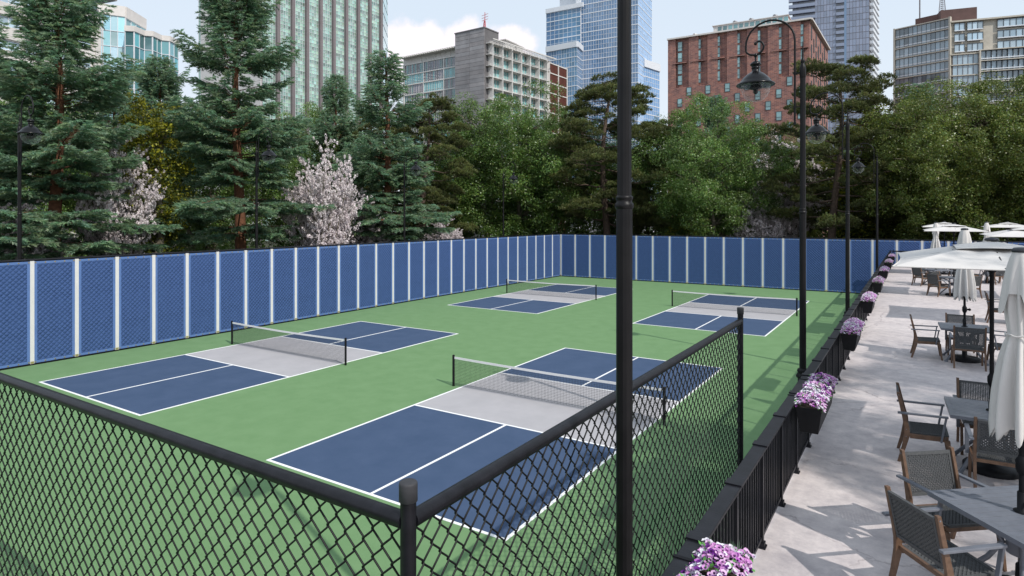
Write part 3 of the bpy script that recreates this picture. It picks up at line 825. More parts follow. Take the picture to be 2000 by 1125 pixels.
def spruce(seed, H=15.0, RR=4.7, dens=1.0):
    g = random.Random(seed); rs = np.random.default_rng(seed); q = MB()
    ln = lambda z: (.10*math.sin(z*.35+seed), .10*math.cos(z*.28+seed*2))
    zs = [H*i/12 for i in range(13)]
    q.tube([(*ln(z), z) for z in zs], [.24*(1-z/H)**.8+.02 for z in zs], 12)
    P = []; D = []; Ls = []; Tn = []
    z = .9
    while z < H-.15:
        t = z/H
        env = RR*((1-t)**.64)*(.75+.25*math.sin(z*2.1+seed)) + .12
        if z < 3.0: env *= .60
        nb = g.randint(5, 7) if t < .85 else 5
        a0 = g.uniform(0, 6.28)
        for k in range(nb):
            a = a0+2*PI*k/nb+g.uniform(-.3, .3)
            if g.random() < .06: continue
            Lb = env*g.uniform(.66, 1.12); d0 = Vector((math.cos(a), math.sin(a), 0)); sd = Vector((-math.sin(a), math.cos(a), 0))
            rise = .10+.85*t*t; droop = g.uniform(.12, .42)*(1-t)
            cx, cy = ln(z); zb = z+g.uniform(-.12, .12)
            def pt(s): return Vector((cx, cy, zb))+d0*(Lb*s)+Vector((0,0,Lb*(rise*s-(droop+.16*(1-t))*s*s+.16*s**4)))
            if Lb > .8: q.tube([pt(s) for s in (0,.3,.6,.9)], [.035*(1-t)+.014, .024*(1-t)+.01, .012, .005], 5)
            else: q.tube([pt(0), pt(.8)], [.014,.005], 4)
            nl = max(4, int(Lb*7.5*dens)); s0 = .20 if Lb > 1.6 else .10
            for i in range(nl):
                s = s0+(1.0-s0)*(i+.5)/nl
                for sg in (-1, 1):
                    ll = (.16+.52*Lb*(1-s)**.75*(.35+.65*min(1, s*2.2)))*g.uniform(.7, 1.15)
                    ll = min(ll, 1.25)
                    dl = (d0*g.uniform(.55,.85)+sd*sg*g.uniform(.6,.95)+Vector((0,0,g.uniform(-.28,.05)))).normalized()
                    b0 = pt(s)
                    if ll > .5: q.tube([b0, b0+dl*ll*.8], [.007,.003], 3, cap=False)
                    nf = max(2, int(ll/.115)); br = g.uniform(.75, 1.2)
                    for f in range(nf):
                        w = (f+1)/nf; pz = b0+dl*(ll*(w*.85+.03))-Vector((0,0,.10*w*w*ll)); sf = 1 if f % 2 else -1
                        cr = dl.cross(Vector((0,0,1)))
                        df = (dl*.8+cr*sf*(.55 if f < nf-1 else 0)+Vector((0,0,g.uniform(-.25,.12)))).normalized()
                        P.append(pz[:]); D.append(df[:]); Ls.append(g.uniform(.16,.30)); 
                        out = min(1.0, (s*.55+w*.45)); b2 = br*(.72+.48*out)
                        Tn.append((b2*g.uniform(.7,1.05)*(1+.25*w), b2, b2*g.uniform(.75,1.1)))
            P.append(pt(.97)[:]); D.append(d0[:]); Ls.append(.3); Tn.append((1,1.1,1))
        z += g.uniform(.29,.46) if t < .8 else .24
        if g.random() < .17 and t < .8: z += g.uniform(.3,.6)
    P = np.array(P); D = unit(np.array(D)); Ls = np.array(Ls); Tn = np.array(Tn)
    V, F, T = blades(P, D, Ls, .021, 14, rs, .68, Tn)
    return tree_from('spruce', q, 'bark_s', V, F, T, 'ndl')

def limb_path(a, b, sag, g, n=5):
    a = Vector(a); b = Vector(b); out = []
    for i in range(n+1):
        t = i/n; p = a.lerp(b, t); p.z += sag*math.sin(PI*t)
        if 0 < i < n: p += Vector((g.uniform(-1,1), g.uniform(-1,1), g.uniform(-.6,.6)))*.05*(b-a).length
        out.append(p)
    return out

def broadleaf(seed, H=13.0, RX=5.0, RZ=None, zlow=1.6, n_cl=330, per=440, leafmat='leaf', lsize=.122, bark='bark_b', stems=3, shape='round', hue=None, flat=.85, cl_r=(.5,1.1)):
    g = random.Random(seed); rs = np.random.default_rng(seed); q = MB()
    zc = (H+zlow)/2; RZ = RZ or (H-zlow)/2
    limbs = []
    for k in range(stems):
        a = 2*PI*k/stems+g.uniform(-.5,.5); base = Vector((g.uniform(-.15,.15), g.uniform(-.15,.15), 0))
        top = Vector((math.cos(a)*RX*.32, math.sin(a)*RX*.32, H*.78)); mid = Vector((math.cos(a)*RX*.22, math.sin(a)*RX*.22, H*.3))
        pts = [base, base.lerp(mid,.5)+Vector((0,0,.1)), mid, mid.lerp(top,.33)+Vector((g.uniform(-.4,.4), g.uniform(-.4,.4), 0)), mid.lerp(top,.66)+Vector((g.uniform(-.4,.4), g.uniform(-.4,.4), 0)), top]
        r0 = .20 if stems > 1 else .30
        q.tube(pts, [r0, r0*.85, r0*.7, r0*.5, r0*.32, r0*.12], 9); limbs += pts[1:]
    C = []; Rr = []
    lob = [(g.uniform(0,6.28), g.uniform(-.7,.9), g.uniform(.5,1)) for _ in range(9)]
    tries = 0
    while len(C) < n_cl and tries < 20000:
        tries += 1
        d = Vector((g.gauss(0,1), g.gauss(0,1), g.gauss(0,1))).normalized()
        a = math.atan2(d.y, d.x)
        bump = 1+.16*math.sin(3*a+seed)+.13*math.sin(5*a+d.z*4+seed*1.7)+.12*math.sin(d.z*7+a*2+seed)
        rr = g.random()**.30*bump
        hz = d.z*RZ*rr+zc
        if shape == 'cone': w = RX*(1-max(0, (hz-zlow)/(H-zlow)))**.7+.2; x, y = d.x*w*rr, d.y*w*rr
        else:
            low = .80 if hz < zc else 1.0
            x, y = d.x*RX*rr*low, d.y*RX*rr*low
        if hz < zlow*.5 or hz > H*1.03: continue
        C.append((x,y,hz)); Rr.append(g.uniform(*cl_r))
    for i, c in enumerate(C):
        if i % 2: continue
        cv = Vector(c); bl = min(limbs, key=lambda p: (p-cv).length+abs(p.z-cv.z+.9)*.6)
        q.tube(limb_path(bl, cv, g.uniform(-.2,.35), g, 4), [.050,.038,.026,.016,.006], 5, cap=False)
        for _ in range(2):
            e = cv+Vector((g.uniform(-1,1), g.uniform(-1,1), g.uniform(-.5,.8)))*Rr[i]*.8
            q.tube([cv.lerp(bl,.15), e], [.012,.004], 3, cap=False)
    C = np.array(C); Rr = np.array(Rr); n = len(C)
    d = unit(rs.normal(size=(n, per, 3))); rad = rs.uniform(.25, 1, (n, per, 1))**.5
    # twigs inside a clump make finger-like sprays
    kf = 9; fd = unit(rs.normal(size=(n, kf, 3))+np.array([0,0,.35])); idx = rs.integers(0, kf, (n, per)); ax = np.take_along_axis(fd, idx[:, :, None], 1)
    d = unit(ax*.8+d*.6); off = d*rad*Rr[:, None, None]*np.array([1,1,flat])
    P = (C[:, None, :]+off).reshape(-1, 3)
    N = unit(rs.normal(size=P.shape)*.8+off.reshape(-1,3)*.7+np.array([0,0,.6]))
    V, F = leaves(P, N, rs.uniform(.7, 1.25, len(P))*lsize, rs)
    cb = np.repeat(rs.uniform(.66, 1.25, n), per)*rs.uniform(.75, 1.3, n*per)
    if hue: T = hue(cb, rs, n*per, P)
    else: T = np.stack([cb*rs.uniform(.8, 1.35, n*per), cb, cb*rs.uniform(.7, 1.2, n*per)], 1)
    return tree_from('tree', q, bark, V, F, T, leafmat)

def pine(seed, H=13.0, RR=4.5):
    g = random.Random(seed); rs = np.random.default_rng(seed); q = MB()
    ax = lambda z: (.55*math.sin(z*.33+seed)*z/H*1.4, .45*math.cos(z*.27+seed)*z/H*1.2)
    zs = [H*.97*i/10 for i in range(11)]
    q.tube([(*ax(z), z) for z in zs], [.23*(1-z/H)**.7+.035 for z in zs], 10)
    P = []; D = []; T = []
    def pad(c, r, th):
        n = int(250*r*r)+40; sh = g.uniform(.75,1.2)
        for _ in range(n):
            a = g.uniform(0,6.28); rr = r*g.random()**.5
            x, y = rr*math.cos(a), rr*math.sin(a)
            zz = th*(1-(rr/r)**2)*g.uniform(.3,1)+g.uniform(-.05,.05)+.05*math.sin(x*5)+.05*math.cos(y*6)
            P.append((c.x+x, c.y+y, c.z+zz)); D.append((x/r*.9+g.uniform(-.35,.35), y/r*.9+g.uniform(-.35,.35), g.uniform(.3,1.1)))
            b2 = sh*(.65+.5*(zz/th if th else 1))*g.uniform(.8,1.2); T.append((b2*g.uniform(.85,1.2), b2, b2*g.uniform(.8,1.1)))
    nb = 34
    for k in range(nb):
        t = .26+.72*k/(nb-1); z = H*t*.97; a = k*2.4+g.uniform(-.4,.4)
        Lb = RR*(1-((t-.42)/.66)**2 if t > .42 else .75)*g.uniform(.55,1.05)+.4
        x, y = ax(z); s = Vector((x,y,z)); e = s+Vector((math.cos(a)*Lb, math.sin(a)*Lb, g.uniform(-.25,.55)+Lb*.12*(t-.2)))
        pth = limb_path(s, e, -.25, g, 5); q.tube(pth, [.075*(1.1-t)+.02,.055*(1.1-t)+.015,.035,.025,.016,.008], 6, cap=False)
        pad(e, g.uniform(.40,.72), g.uniform(.2,.42))
        for f in (.86,.72,.58,.42):
            if Lb*f < .9: continue
            i = f*5; p0 = pth[int(i)].lerp(pth[min(5,int(i)+1)], i-int(i))
            for sg in (-1, 1):
                sd = Vector((-math.sin(a), math.cos(a), 0))*sg
                e2 = p0+sd*g.uniform(.45,1.1)*(1.1-f*.4)+Vector((math.cos(a), math.sin(a), 0))*.4+Vector((0,0,g.uniform(-.1,.55)))
                q.tube([p0, p0.lerp(e2,.5)+Vector((0,0,-.06)), e2], [.022,.014,.006], 4, cap=False)
                if g.random() < .88: pad(e2, g.uniform(.30,.66), g.uniform(.16,.36))
    x, y = ax(H*.97)
    for _ in range(6): pad(Vector((x+g.uniform(-.7,.7), y+g.uniform(-.7,.7), H*.965+g.uniform(-.35,.3))), g.uniform(.45,.75), .25)
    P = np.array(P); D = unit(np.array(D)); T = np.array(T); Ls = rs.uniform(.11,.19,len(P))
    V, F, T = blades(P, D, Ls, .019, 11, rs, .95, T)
    return tree_from('pine', q, 'bark_p', V, F, T, 'ndlp')

def cherry(seed, H=7.0, RR=2.6):
    g = random.Random(seed); rs = np.random.default_rng(seed); q = MB(); P = []; B = []
    for k in range(34):
        a = g.uniform(0,6.28); sp = g.random()**.6*RR
        base = Vector((g.uniform(-.2,.2), g.uniform(-.2,.2), 0)); top = Vector((math.cos(a)*sp, math.sin(a)*sp, H*(1-.32*(sp/RR)**2)*g.uniform(.72,1.02)))
        mid = base.lerp(top,.5)+Vector((math.cos(a), math.sin(a), 0))*-.2
        pts = [base.lerp(mid, t)*(1-t)+mid.lerp(top, t)*t for t in [i/8 for i in range(9)]]
        q.tube(pts, [.06*(1-i/9)+.006 for i in range(9)], 5, cap=False)
        for i in range(2, 9):
            for _ in range(7):
                t = g.random(); p = pts[i-1].lerp(pts[i], t)
                e = p+Vector((g.gauss(0,.42), g.gauss(0,.42), g.uniform(.05,.75)))
                q.tube([p, e], [.010,.004], 3, cap=False)
                for _ in range(g.randint(4,7)):
                    f = g.uniform(.15,1.05); P.append((p.lerp(e, f)+Vector((g.gauss(0,.04),)*3))[:]); B.append(g.uniform(.75,1.15))
    P = np.array(P); B = np.array(B); n = len(P); k = 13
    d = unit(rs.normal(size=(n,k,3))); r = rs.uniform(.045,.085,(n,1,1)); Q = (P[:,None,:]+d*r).reshape(-1,3)
    N = unit(d.reshape(-1,3)+rs.normal(size=(n*k,3))*.3); V, F = leaves(Q, N, rs.uniform(.05,.085,n*k), rs, .9, .1)
    b = np.repeat(B, k)*rs.uniform(.85,1.1,n*k); T = np.stack([b*1.0, b*rs.uniform(.93,1,n*k), b*rs.uniform(.96,1.0,n*k)], 1)
    return tree_from('cherry', q, 'bark_b', V, F, T, 'petal')

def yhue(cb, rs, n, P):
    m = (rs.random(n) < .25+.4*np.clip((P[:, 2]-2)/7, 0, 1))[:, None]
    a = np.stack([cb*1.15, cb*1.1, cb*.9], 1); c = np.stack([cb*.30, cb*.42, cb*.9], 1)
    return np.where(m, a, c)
TR = {
 'spruceA': (spruce(11), 'spruce_tree', 15.0), 'spruceB': (spruce(23, 15.5, 5.1), 'spruce_tree', 15.5), 'spruceC': (spruce(5, 14, 4.1), 'spruce_tree', 14.0),
 'broadA': (broadleaf(4, 12.5, 5.2), 'broadleaf_tree', 12.5), 'broadB': (broadleaf(9, 12.5, 5.6, n_cl=360), 'broadleaf_tree', 12.5),
 'oliveA': (broadleaf(17, 13.5, 6.2, leafmat='leafo', n_cl=460, zlow=1.2, lsize=.13), 'broadleaf_tree', 13.5),
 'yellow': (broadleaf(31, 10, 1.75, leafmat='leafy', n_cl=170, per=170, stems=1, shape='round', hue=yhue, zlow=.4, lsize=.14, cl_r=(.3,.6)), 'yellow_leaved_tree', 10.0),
 'pineA': (pine(3), 'pine_tree', 13.0), 'pineB': (pine(14, 13, 5.2), 'pine_tree', 13.0),
 'cherryA': (cherry(2), 'cherry_tree', 7.0), 'cherryB': (cherry(6, 7, 3.0), 'cherry_tree', 7.0),
}
CAM = Vector((11.503, -8.316, 5.161)); YAW = -.5722; FPX = 1218.73; V0 = 422.99
CR = Vector((math.cos(YAW), -math.sin(YAW), 0)); CF = Vector((math.sin(YAW), math.cos(YAW), 0))
def at(u, dep): 
    p = CAM+CR*((u-1000)/FPX*dep)+CF*dep
    return p.x, p.y
tr_count = {}
def tree(kind, u, dep, top, label, wide=1.0, rz=None, group=None):
    """stands a tree at a depth; its height in metres follows from the pixel row of its top"""
    (mt, mc), nm, h0 = TR[kind]
    H = 5.161+(V0-top)/FPX*dep; s = H/h0
    x, y = at(u, dep)
    cat = {'spruce_tree':'spruce','broadleaf_tree':'tree','yellow_leaved_tree':'tree','pine_tree':'pine','cherry_tree':'blossoming tree'}[nm]
    r = thing(nm, label, cat, (x,y,0), rnd.uniform(0,6.28) if rz is None else rz, group)
    r.scale = (s*wide, s*wide, s)
    link('trunk', mt, r); link('crown', mc, r)
    return r
GS, GB, GP, GC = 'spruces behind the screens', 'broadleaved trees behind the screens', 'pines behind the screens', 'cherries in blossom behind the screens'
tree('spruceA', 107, 28.2, -38, 'tall blue green spruce at the left, its reddish trunk showing behind the lamp', 1.28, .3, GS)
tree('spruceB', -70, 29, -10, 'spruce at the left edge, only its right branches in view', 1.1, 2.0, GS)
tree('spruceB', 465, 36, -48, 'tallest full blue green spruce in front of the green glass tower', 1.15, 4.0, GS)
tree('spruceC', 755, 45, 108, 'middle sized spruce below the green tower with the pale lamp in front', 1.22, 1.0, GS)
tree('spruceA', 655, 56, 148, 'slim spruce half hidden before the green glass tower', .85, 5.0, GS)
tree('spruceB', 315, 45, 112, 'bluish spruce behind, below the zigzag glass building', 1.0, 3.0, GS)
tree('spruceC', 225, 50, 150, 'dark spruce crown behind the pale stone building corner', 1.0, 2.2, GS)
tree('spruceA', 1398, 62, 190, 'blue green spruce tip in front of the brick building', .9, 2.5, GS)
tree('spruceC', 1800, 62, 168, 'blue green spruce tip in front of the right office building', 1.1, .5, GS)
tree('yellow', 293, 32.5, 198, 'narrow yellow green tree between the two tall spruces', 1.0, 1.1)
tree('yellow', 1700, 53, 215, 'yellow green tree beside the railing side lamps', 1.6, 2.0)
tree('yellow', 1345, 55, 405, 'low yellow green shrub above the far screens', 1.8, 2.9)
tree('cherryA', 228, 30.6, 268, 'white cherry blossom left of the yellow green tree', .60, .7, GC)
tree('cherryB', 628, 38, 284, 'full white blossoming cherry right of the tallest spruce', .66, 3.9, GC)
tree('cherryA', 0, 27, 400, 'low cherry blossom at the left edge above the screens', 1.3, 2.0, GC)
tree('cherryA', 700, 44, 380, 'low grey pink cherry blossom beside the middle spruce', 1.2, 5.0, GC)
tree('cherryB', 1525, 60, 268, 'pale cherry blossom high behind the big lamp post', .8, 1.5, GC)
tree('cherryA', 1480, 53, 380, 'shaded cherry blossom low beside the lamp post pole', 1.0, 2.4, GC)
tree('cherryB', 1055, 66, 392, 'shaded cherry blossom low near the corner of the screens', 1.2, 4.1, GC)
tree('cherryA', 862, 48, 425, 'small shaded cherry blossom just above the left screens', 1.0, 1.9, GC)
tree('pineA', 1187, 58, 150, 'leaning pine with flat foliage pads left of the near pole', 1.0, .9, GP)
tree('pineB', 1625, 50, 132, 'wide pine with layered pads in front of the slate tower', 1.0, 2.3, GP)
tree('pineB', 828, 54, 200, 'dark olive pine behind the middle spruce', .9, 4.4, GP)
tree('pineA', 1290, 58, 235, 'dark pine partly hidden by the near pole', .9, 3.1, GP)
tree('pineA', 730, 58, 235, 'dark pine between the middle and slim spruces', .9, 5.6, GP)
tree('broadA', 985, 63, 192, 'dark green broadleaved tree in front of the concrete building', 1.1, .4, GB)
tree('broadB', 1085, 64, 228, 'broadleaved tree below the brown louvred end of the concrete building', .9, 2.2, GB)
tree('broadB', 1385, 54, 210, 'round green broadleaved tree in front of the brick building', 1.0, 5.3, GB)
tree('oliveA', 1860, 46.5, 165, 'large olive green tree in front of the right office building', 1.0, 1.2, GB)
tree('oliveA', 2075, 43.5, 140, 'large olive green tree cut by the right edge', 1.0, 3.6, GB)
tree('broadA', 1740, 60, 260, 'green tree behind the railing side lamps', 1.0, 3.0, GB)
tree('broadB', 600, 60, 222, 'green tree between the tallest spruce and green tower foot', 1.0, 1.8, GB)
tree('broadA', 100, 48, 170, 'dark tree behind the leftmost spruces', 1.0, .2, GB)
tree('broadA', 400, 52, 200, 'dark tree behind the tallest spruce', 1.0, 4.6, GB)
tree('oliveA', 1560, 64, 250, 'green tree behind the wide pine', .9, 4.6, GB)
tree('broadB', 1225, 66, 262, 'green tree behind the leaning pine', 1.0, .6, GB)
tree('broadA', 870, 64, 255, 'green tree behind the dark olive pine', .9, 2.6, GB)
tree('oliveA', 1985, 56, 205, 'olive tree behind the closed umbrellas at the right', .9, .1, GB)
# trees of the next clump, right of the picture, shading the patio and court
(mt, mc), nm, h0 = TR['oliveA']
SH = thing('broadleaf_tree', 'big leafy tree right of the view whose shade falls on patio and court', 'tree', (27.0, .6, 0), .5)
SH.scale = (.90,.96,1.42); link('trunk', mt, SH); link('crown', mc, SH)

# far wood closing the gaps under the crowns: one mass
rs = np.random.default_rng(77); P = []; q = MB()
for i in range(420):
    u = rs.uniform(-500, 2500); d = rs.uniform(63, 78); x, y = at(u, d); h = rs.uniform(5.0, 10.5)*(1+.15*math.sin(u*.013))
    for j in range(150):
        a = rs.uniform(0, 6.28); zz = rs.random(); rr = 2.3*math.sqrt(rs.random())*(1-.35*zz)
        P.append((x+rr*math.cos(a), y+rr*math.sin(a), zz*h))
P = np.array(P); N = unit(rs.normal(size=P.shape)+np.array([0,0,.5])); V, F = leaves(P, N, rs.uniform(.30,.52,len(P)), rs, .8)
cb = rs.uniform(.5,1.1,len(P)); o = link('far_woods', npmesh('far_woods', V, F, ['leaf'], np.stack([cb, cb*.95, cb*.9], 1)))
o['kind'] = 'stuff'; tag(o, 'dark far wood closing the gaps below the tree crowns', 'woods')
# ground cover under the trees
P = []
for i in range(26000):
    if rs.random() < .5: x, y = rs.uniform(-40, -14.9), rs.uniform(-6, 62)
    else: x, y = rs.uniform(-40, 34), rs.uniform(40.2, 64)
    P.append((x, y, rs.random()**1.5*(1.5+.8*math.sin(x*1.1)*math.cos(y*.9))))
P = np.array(P); N = unit(rs.normal(size=P.shape)+np.array([0,0,.8])); V, F = leaves(P, N, rs.uniform(.12,.26,len(P)), rs, .6)
cb = rs.uniform(.4,1.1,len(P)); o = link('undergrowth', npmesh('undergrowth', V, F, ['leafo'], np.stack([cb, cb, cb], 1)))
o['kind'] = 'stuff'; tag(o, 'low leafy undergrowth beneath the trees', 'undergrowth')
# ------------------------------------------------------------------ buildings
def hgt(v, dep): return 5.161+(V0-v)/FPX*dep
class Wall:
    """a facade from ground point A to B (metres), outward normal on the right of A->B seen from above reversed to face the camera"""
    def __init__(s, A, B, org):
        s.A = Vector((A[0], A[1])); B = Vector((B[0], B[1])); s.L = (B-s.A).length; s.d = (B-s.A)/s.L
        n = Vector((s.d.y, -s.d.x)); c = Vector((CAM.x, CAM.y))-s.A
        s.n = n if n.dot(c) > 0 else -n; s.o = org
    def p(s, a, d, z): q = s.A+s.d*a+s.n*d; return (q.x-s.o[0], q.y-s.o[1], z)
    def box(s, q, a0, a1, d0, d1, z0, z1, m=0, t=(1,1,1)): q.box(a0, a1, d0, d1, z0, z1, m, t, T=s.p)
    def pane(s, q, a0, a1, z0, z1, d=.0, m=0, t=(1,1,1)):
        q.add([s.p(a0,d,z0), s.p(a1,d,z0), s.p(a1,d,z1), s.p(a0,d,z1)], [(0,1,2,3)], m, t)
gb = random.Random(41)
def gt(lo=.7, hi=1.35, hue=0.0):
    k = gb.uniform(lo, hi); h = gb.uniform(-hue, hue); return (k*(1+h), k, k*(1-h*.5))
def back(points, dist=26):
    c = Vector((CAM.x, CAM.y)); return [tuple(Vector(p)+(Vector(p)-c).normalized()*dist) for p in points]
def prism(q, pts, z0, z1, org, m=0):
    n = len(pts); vs = [(x-org[0], y-org[1], z) for z in (z0, z1) for x, y in pts]
    q.add(vs, [tuple(range(n))[::-1], tuple(range(n, 2*n))]+[(i, (i+1) % n, n+(i+1) % n, n+i) for i in range(n)], m)
def body(r, pts, H, mt, name='body', dist=26, z0=0, inset=.30):
    """solid core behind the facades pts (left to right)"""
    b2 = back(pts[::-1], dist); c = Vector((CAM.x, CAM.y))
    fr = [tuple(Vector(p)+(Vector(p)-c).normalized()*inset) for p in pts]
    q = MB(); prism(q, fr+b2, z0, H, r.location); return build(name, q, mt, r)
def glaze(q, w, a0, a1, z0, z1, nu, nz, tint, mull=.10, fm=1, gm=0, depth=.06, hue=.0, transom=0):
    """panes with their own tint and a raised grid of mullions"""
    pu = (a1-a0)/nu; pz = (z1-z0)/nz
    for i in range(nu):
        for j in range(nz):
            k = tint(i, j); w.pane(q, a0+i*pu, a0+(i+1)*pu, z0+j*pz, z0+(j+1)*pz, .0, gm, k)
    for i in range(nu+1): w.box(q, a0+i*pu-mull/2, a0+i*pu+mull/2, -.02, depth, z0, z1, fm)
    for j in range(nz+1): w.box(q, a0, a1, -.02, depth*1.3, z0+j*pz-mull/2, z0+j*pz+mull/2, fm)

# --- green glass tower
dc = 130.0; A = at(388, dc*1.11); B = at(510, dc); C = at(745, dc*1.215); D = at(757, dc*1.33)
r = thing('glass_tower', 'very tall green glass tower with mauve vertical ribs', 'building', (B[0], B[1], 0))
HT = 92; body(r, [A,B,C], HT, 'roofgrey')
w = Wall(B, C, r.location); n = 9; bay = w.L/9.15; fl = 3.05; nf = int(HT/fl)
for i in range(10):
    a0 = i*bay; a1 = min(w.L, a0+bay)
    if a1-a0 < 1: break
    q = MB(); base = gb.uniform(.9,1.1)
    glaze(q, w, a0+.35, a1-.35, 0, nf*fl, 5, nf*4, lambda i_, j_: (lambda k: (k*gb.uniform(.9,1.15), k, k*gb.uniform(.92,1.12)))(base*gb.uniform(.62,1.45)*(.72 if j_ % 4 == 0 else 1.12)), .055, 1, 0, .05)
    build('window_strip', q, ['g_green','wframe'], r)
for i in range(1, 10):
    q = MB(); w.box(q, i*bay-.36, i*bay+.36, -.2, .75, 0, HT); build('rib', q, 'pil', r)
w2 = Wall(A, B, r.location); q = MB(); nn = 12
for j in range(nf):
    for i in range(4): w2.box(q, i*w2.L/4+.03+(.0 if i else 1.0), (i+1)*w2.L/4-.03, -.1, .05+.02*((i+j) % 2), j*fl+.03, (j+1)*fl-.03, 0, gt(.94,1.06))
build('stone_panels', q, ['frame'], r)
q = MB(); glaze(q, w2, 0, 1.0, 0, nf*fl, 1, nf, lambda i, j: gt(), .1); build('window_strip', q, ['g_green','wframe'], r)
w3 = Wall(C, D, r.location); q = MB(); glaze(q, w3, .3, w3.L, 0, nf*fl, 3, nf, lambda i, j: gt(1.3,2.2), .1); build('window_strip', q, ['g_teal','wframe'], r)

# --- concrete office with grey panelled core
dc = 110.0; Ht = hgt(78, dc)
A = at(788, dc*345/311); B1 = at(894, 113.5); B = at(955, dc); C = at(1071, dc*345/308); D = at(1107, dc*345/294)
r = thing('office_building', 'concrete office building with a panelled grey tower and brown louvred end', 'building', (B[0], B[1], 0))
body(r, [A,B,D], Ht-.4, 'frame')
fl = 1.97; nf = 18
wl = Wall(A, B, r.location)
a_core = (Vector(B1)-Vector(A)).length; 
za = Ht-1.75
for f in range(nf):
    z1 = za-f*fl; z0 = z1-fl
    for b_ in range(3):
        a0 = .3+b_*(a_core-.3)/2.72; a1 = min(a_core, a0+(a_core-.3)/2.72)
        q = MB(); dark = (f+b_) % 2 == 0 or f in (0,3)
        glaze(q, wl, a0+.10, a1-.10, z0+.20, z1, 11, 1, lambda i, j: (lambda k: (k*gb.uniform(1.1,2.2), k*.85, k*gb.uniform(.95,1.3)) if dark and gb.random() < .7 else (k*.7, k*1.25, k*1.3))(gb.uniform(.16,.7) if dark else gb.uniform(.6,1.3)), .06, 1, 0, .05)
        wl.box(q, a0+.10, a1-.10, -.02, .05, z0+.52, z0+.56, 1)
        build('window', q, ['g_teal','frame'], r)
q = MB()
for f in range(nf+1): wl.box(q, 0, a_core, -.25, .16, za-f*fl-.02, za-f*fl+.19)
for b_ in range(4): a0 = .3+b_*(a_core-.3)/2.72; wl.box(q, min(a_core,a0)-.12, min(a_core,a0)+.12, -.25, .14, 0, za+.19)
wl.box(q, 0, .3, -.25, .18, 0, za+.19); build('facade_frame', q, 'frame', r)
q = MB(); wl.box(q, 4.5, a_core, -1.2, -.3, za+.3, Ht-.5)
build('penthouse', q, 'darkwin', r)
q = MB()
for i in range(9): a0 = 4.5+i*(a_core-4.5)/8; wl.box(q, a0-.12, a0+.12, -.32, -.15, za+.3, Ht-.5)
wl.box(q, 0, a_core, -2.5, 1.1, Ht-.45, Ht-.20); 
for i in range(26): wl.box(q, i*a_core/26, i*a_core/26+.12, .9, 1.6, Ht-.5, Ht-.35)
build('roof_canopy', q, 'frame', r)
# core
q = MB(); zc = hgt(59, 110.5); a_k = wl.L-.1; ac2 = a_k-1.6
for j in range(50):
    z0 = zc-(j+1)*.72
    for (s0, s1) in ((a_core, (a_core+a_k)/2), ((a_core+a_k)/2, a_k)):
        wl.box(q, s0+.02, s1-.02, -3, 1.25, z0+.02, z0+.70, 0, gt(.84,1.10,.02))
wl.box(q, a_core, a_k, -3, 1.15, 0, zc-.05, 0, (.45,.45,.45)); wl.box(q, a_core-.1, a_k+.1, -3, 1.35, zc, zc+.18, 0, (.6,.6,.6))
build('core_tower', q, 'conc', r)
# right facade
wr = Wall(B, C, r.location); za2 = Ht-.75
for f in range(nf):
    z1 = za2-f*fl; z0 = z1-fl
    for b_ in range(6):
        a0 = b_*wr.L/6.6; a1 = a0+wr.L/6.6; q = MB()
        glaze(q, wr, a0+.02, a1-.02, z0+.36, z1-.14, 4, 1, lambda i, j: (lambda k: (k*.95, k, k*.98))(gb.choice((.4,.8,1.05,1.3,1.6))), .07, 1, 0, .05)
        build('window', q, ['g_teal','frame'], r)
q = MB()
for f in range(nf+1):
    wr.box(q, -.8, wr.L*.97, -.3, .95, za2-f*fl-.05, za2-f*fl+.05); wr.box(q, 0, wr.L*.93, -.3, .10, za2-f*fl-.15, za2-f*fl-.05)
    wr.box(q, -.8, wr.L*.97, .90, .94, za2-f*fl+.22, za2-f*fl+.27)
for b_ in range(7): a0 = b_*wr.L/6.6; wr.box(q, a0-.08, a0+.08, -.3, 1.0, 0, za2+.1)
wr.box(q, wr.L*.92, wr.L, -.3, .05, 0, Ht-.4)
for i in range(22): wr.box(q, i*wr.L/22, i*wr.L/22+.12, -.5, 1.9, za2+.35, za2+.47)
wr.box(q, -1, wr.L, 1.8, 1.95, za2+.33, za2+.5); build('balcony_slabs', q, 'frame', r)
we = Wall(C, D, r.location)
q = MB()
for f in range(nf+1):
    for b_ in range(2): we.box(q, .25+b_*(we.L-.25)/2, (b_+1)*(we.L-.25)/2, -.1, .06, za2-(f+1)*fl+.12, za2-f*fl-.05, 0)
build('louvres', q, 'redclad', r)
q = MB()
for f in range(nf+1):
    z1 = za2-f*fl
    for b_ in range(2):
        for k in range(7):
            a0 = .25+b_*(we.L-.25)/2+k*(we.L-.25)/14; we.box(q, a0, a0+.09, .06, .14, z1-fl+.15, z1-.08)
build('louvre_fins', q, 'redclad', r)
q = MB()
for f in range(nf+1): we.box(q, 0, we.L, -.2, .18, za2-f*fl-.07, za2-f*fl+.13)
for b_ in range(3): we.box(q, max(0, b_*(we.L-.25)/2), b_*(we.L-.25)/2+.25, -.2, .22, 0, za2+.2)
build('end_frame', q, 'frame', r)
q = MB()
for a0, s in ((6, 1.6), (9.5, 1.1)):
    c = wr.p(a0, -2, 0); q.box(c[0]-s, c[0]+s, c[1]-s, c[1]+s, Ht-.5, Ht+1.0); q.box(c[0]-s*1.2, c[0]+s*1.2, c[1]-s*1.2, c[1]+s*1.2, Ht+1.0, Ht+1.15)
build('rooftop_unit', q, 'frame', r)
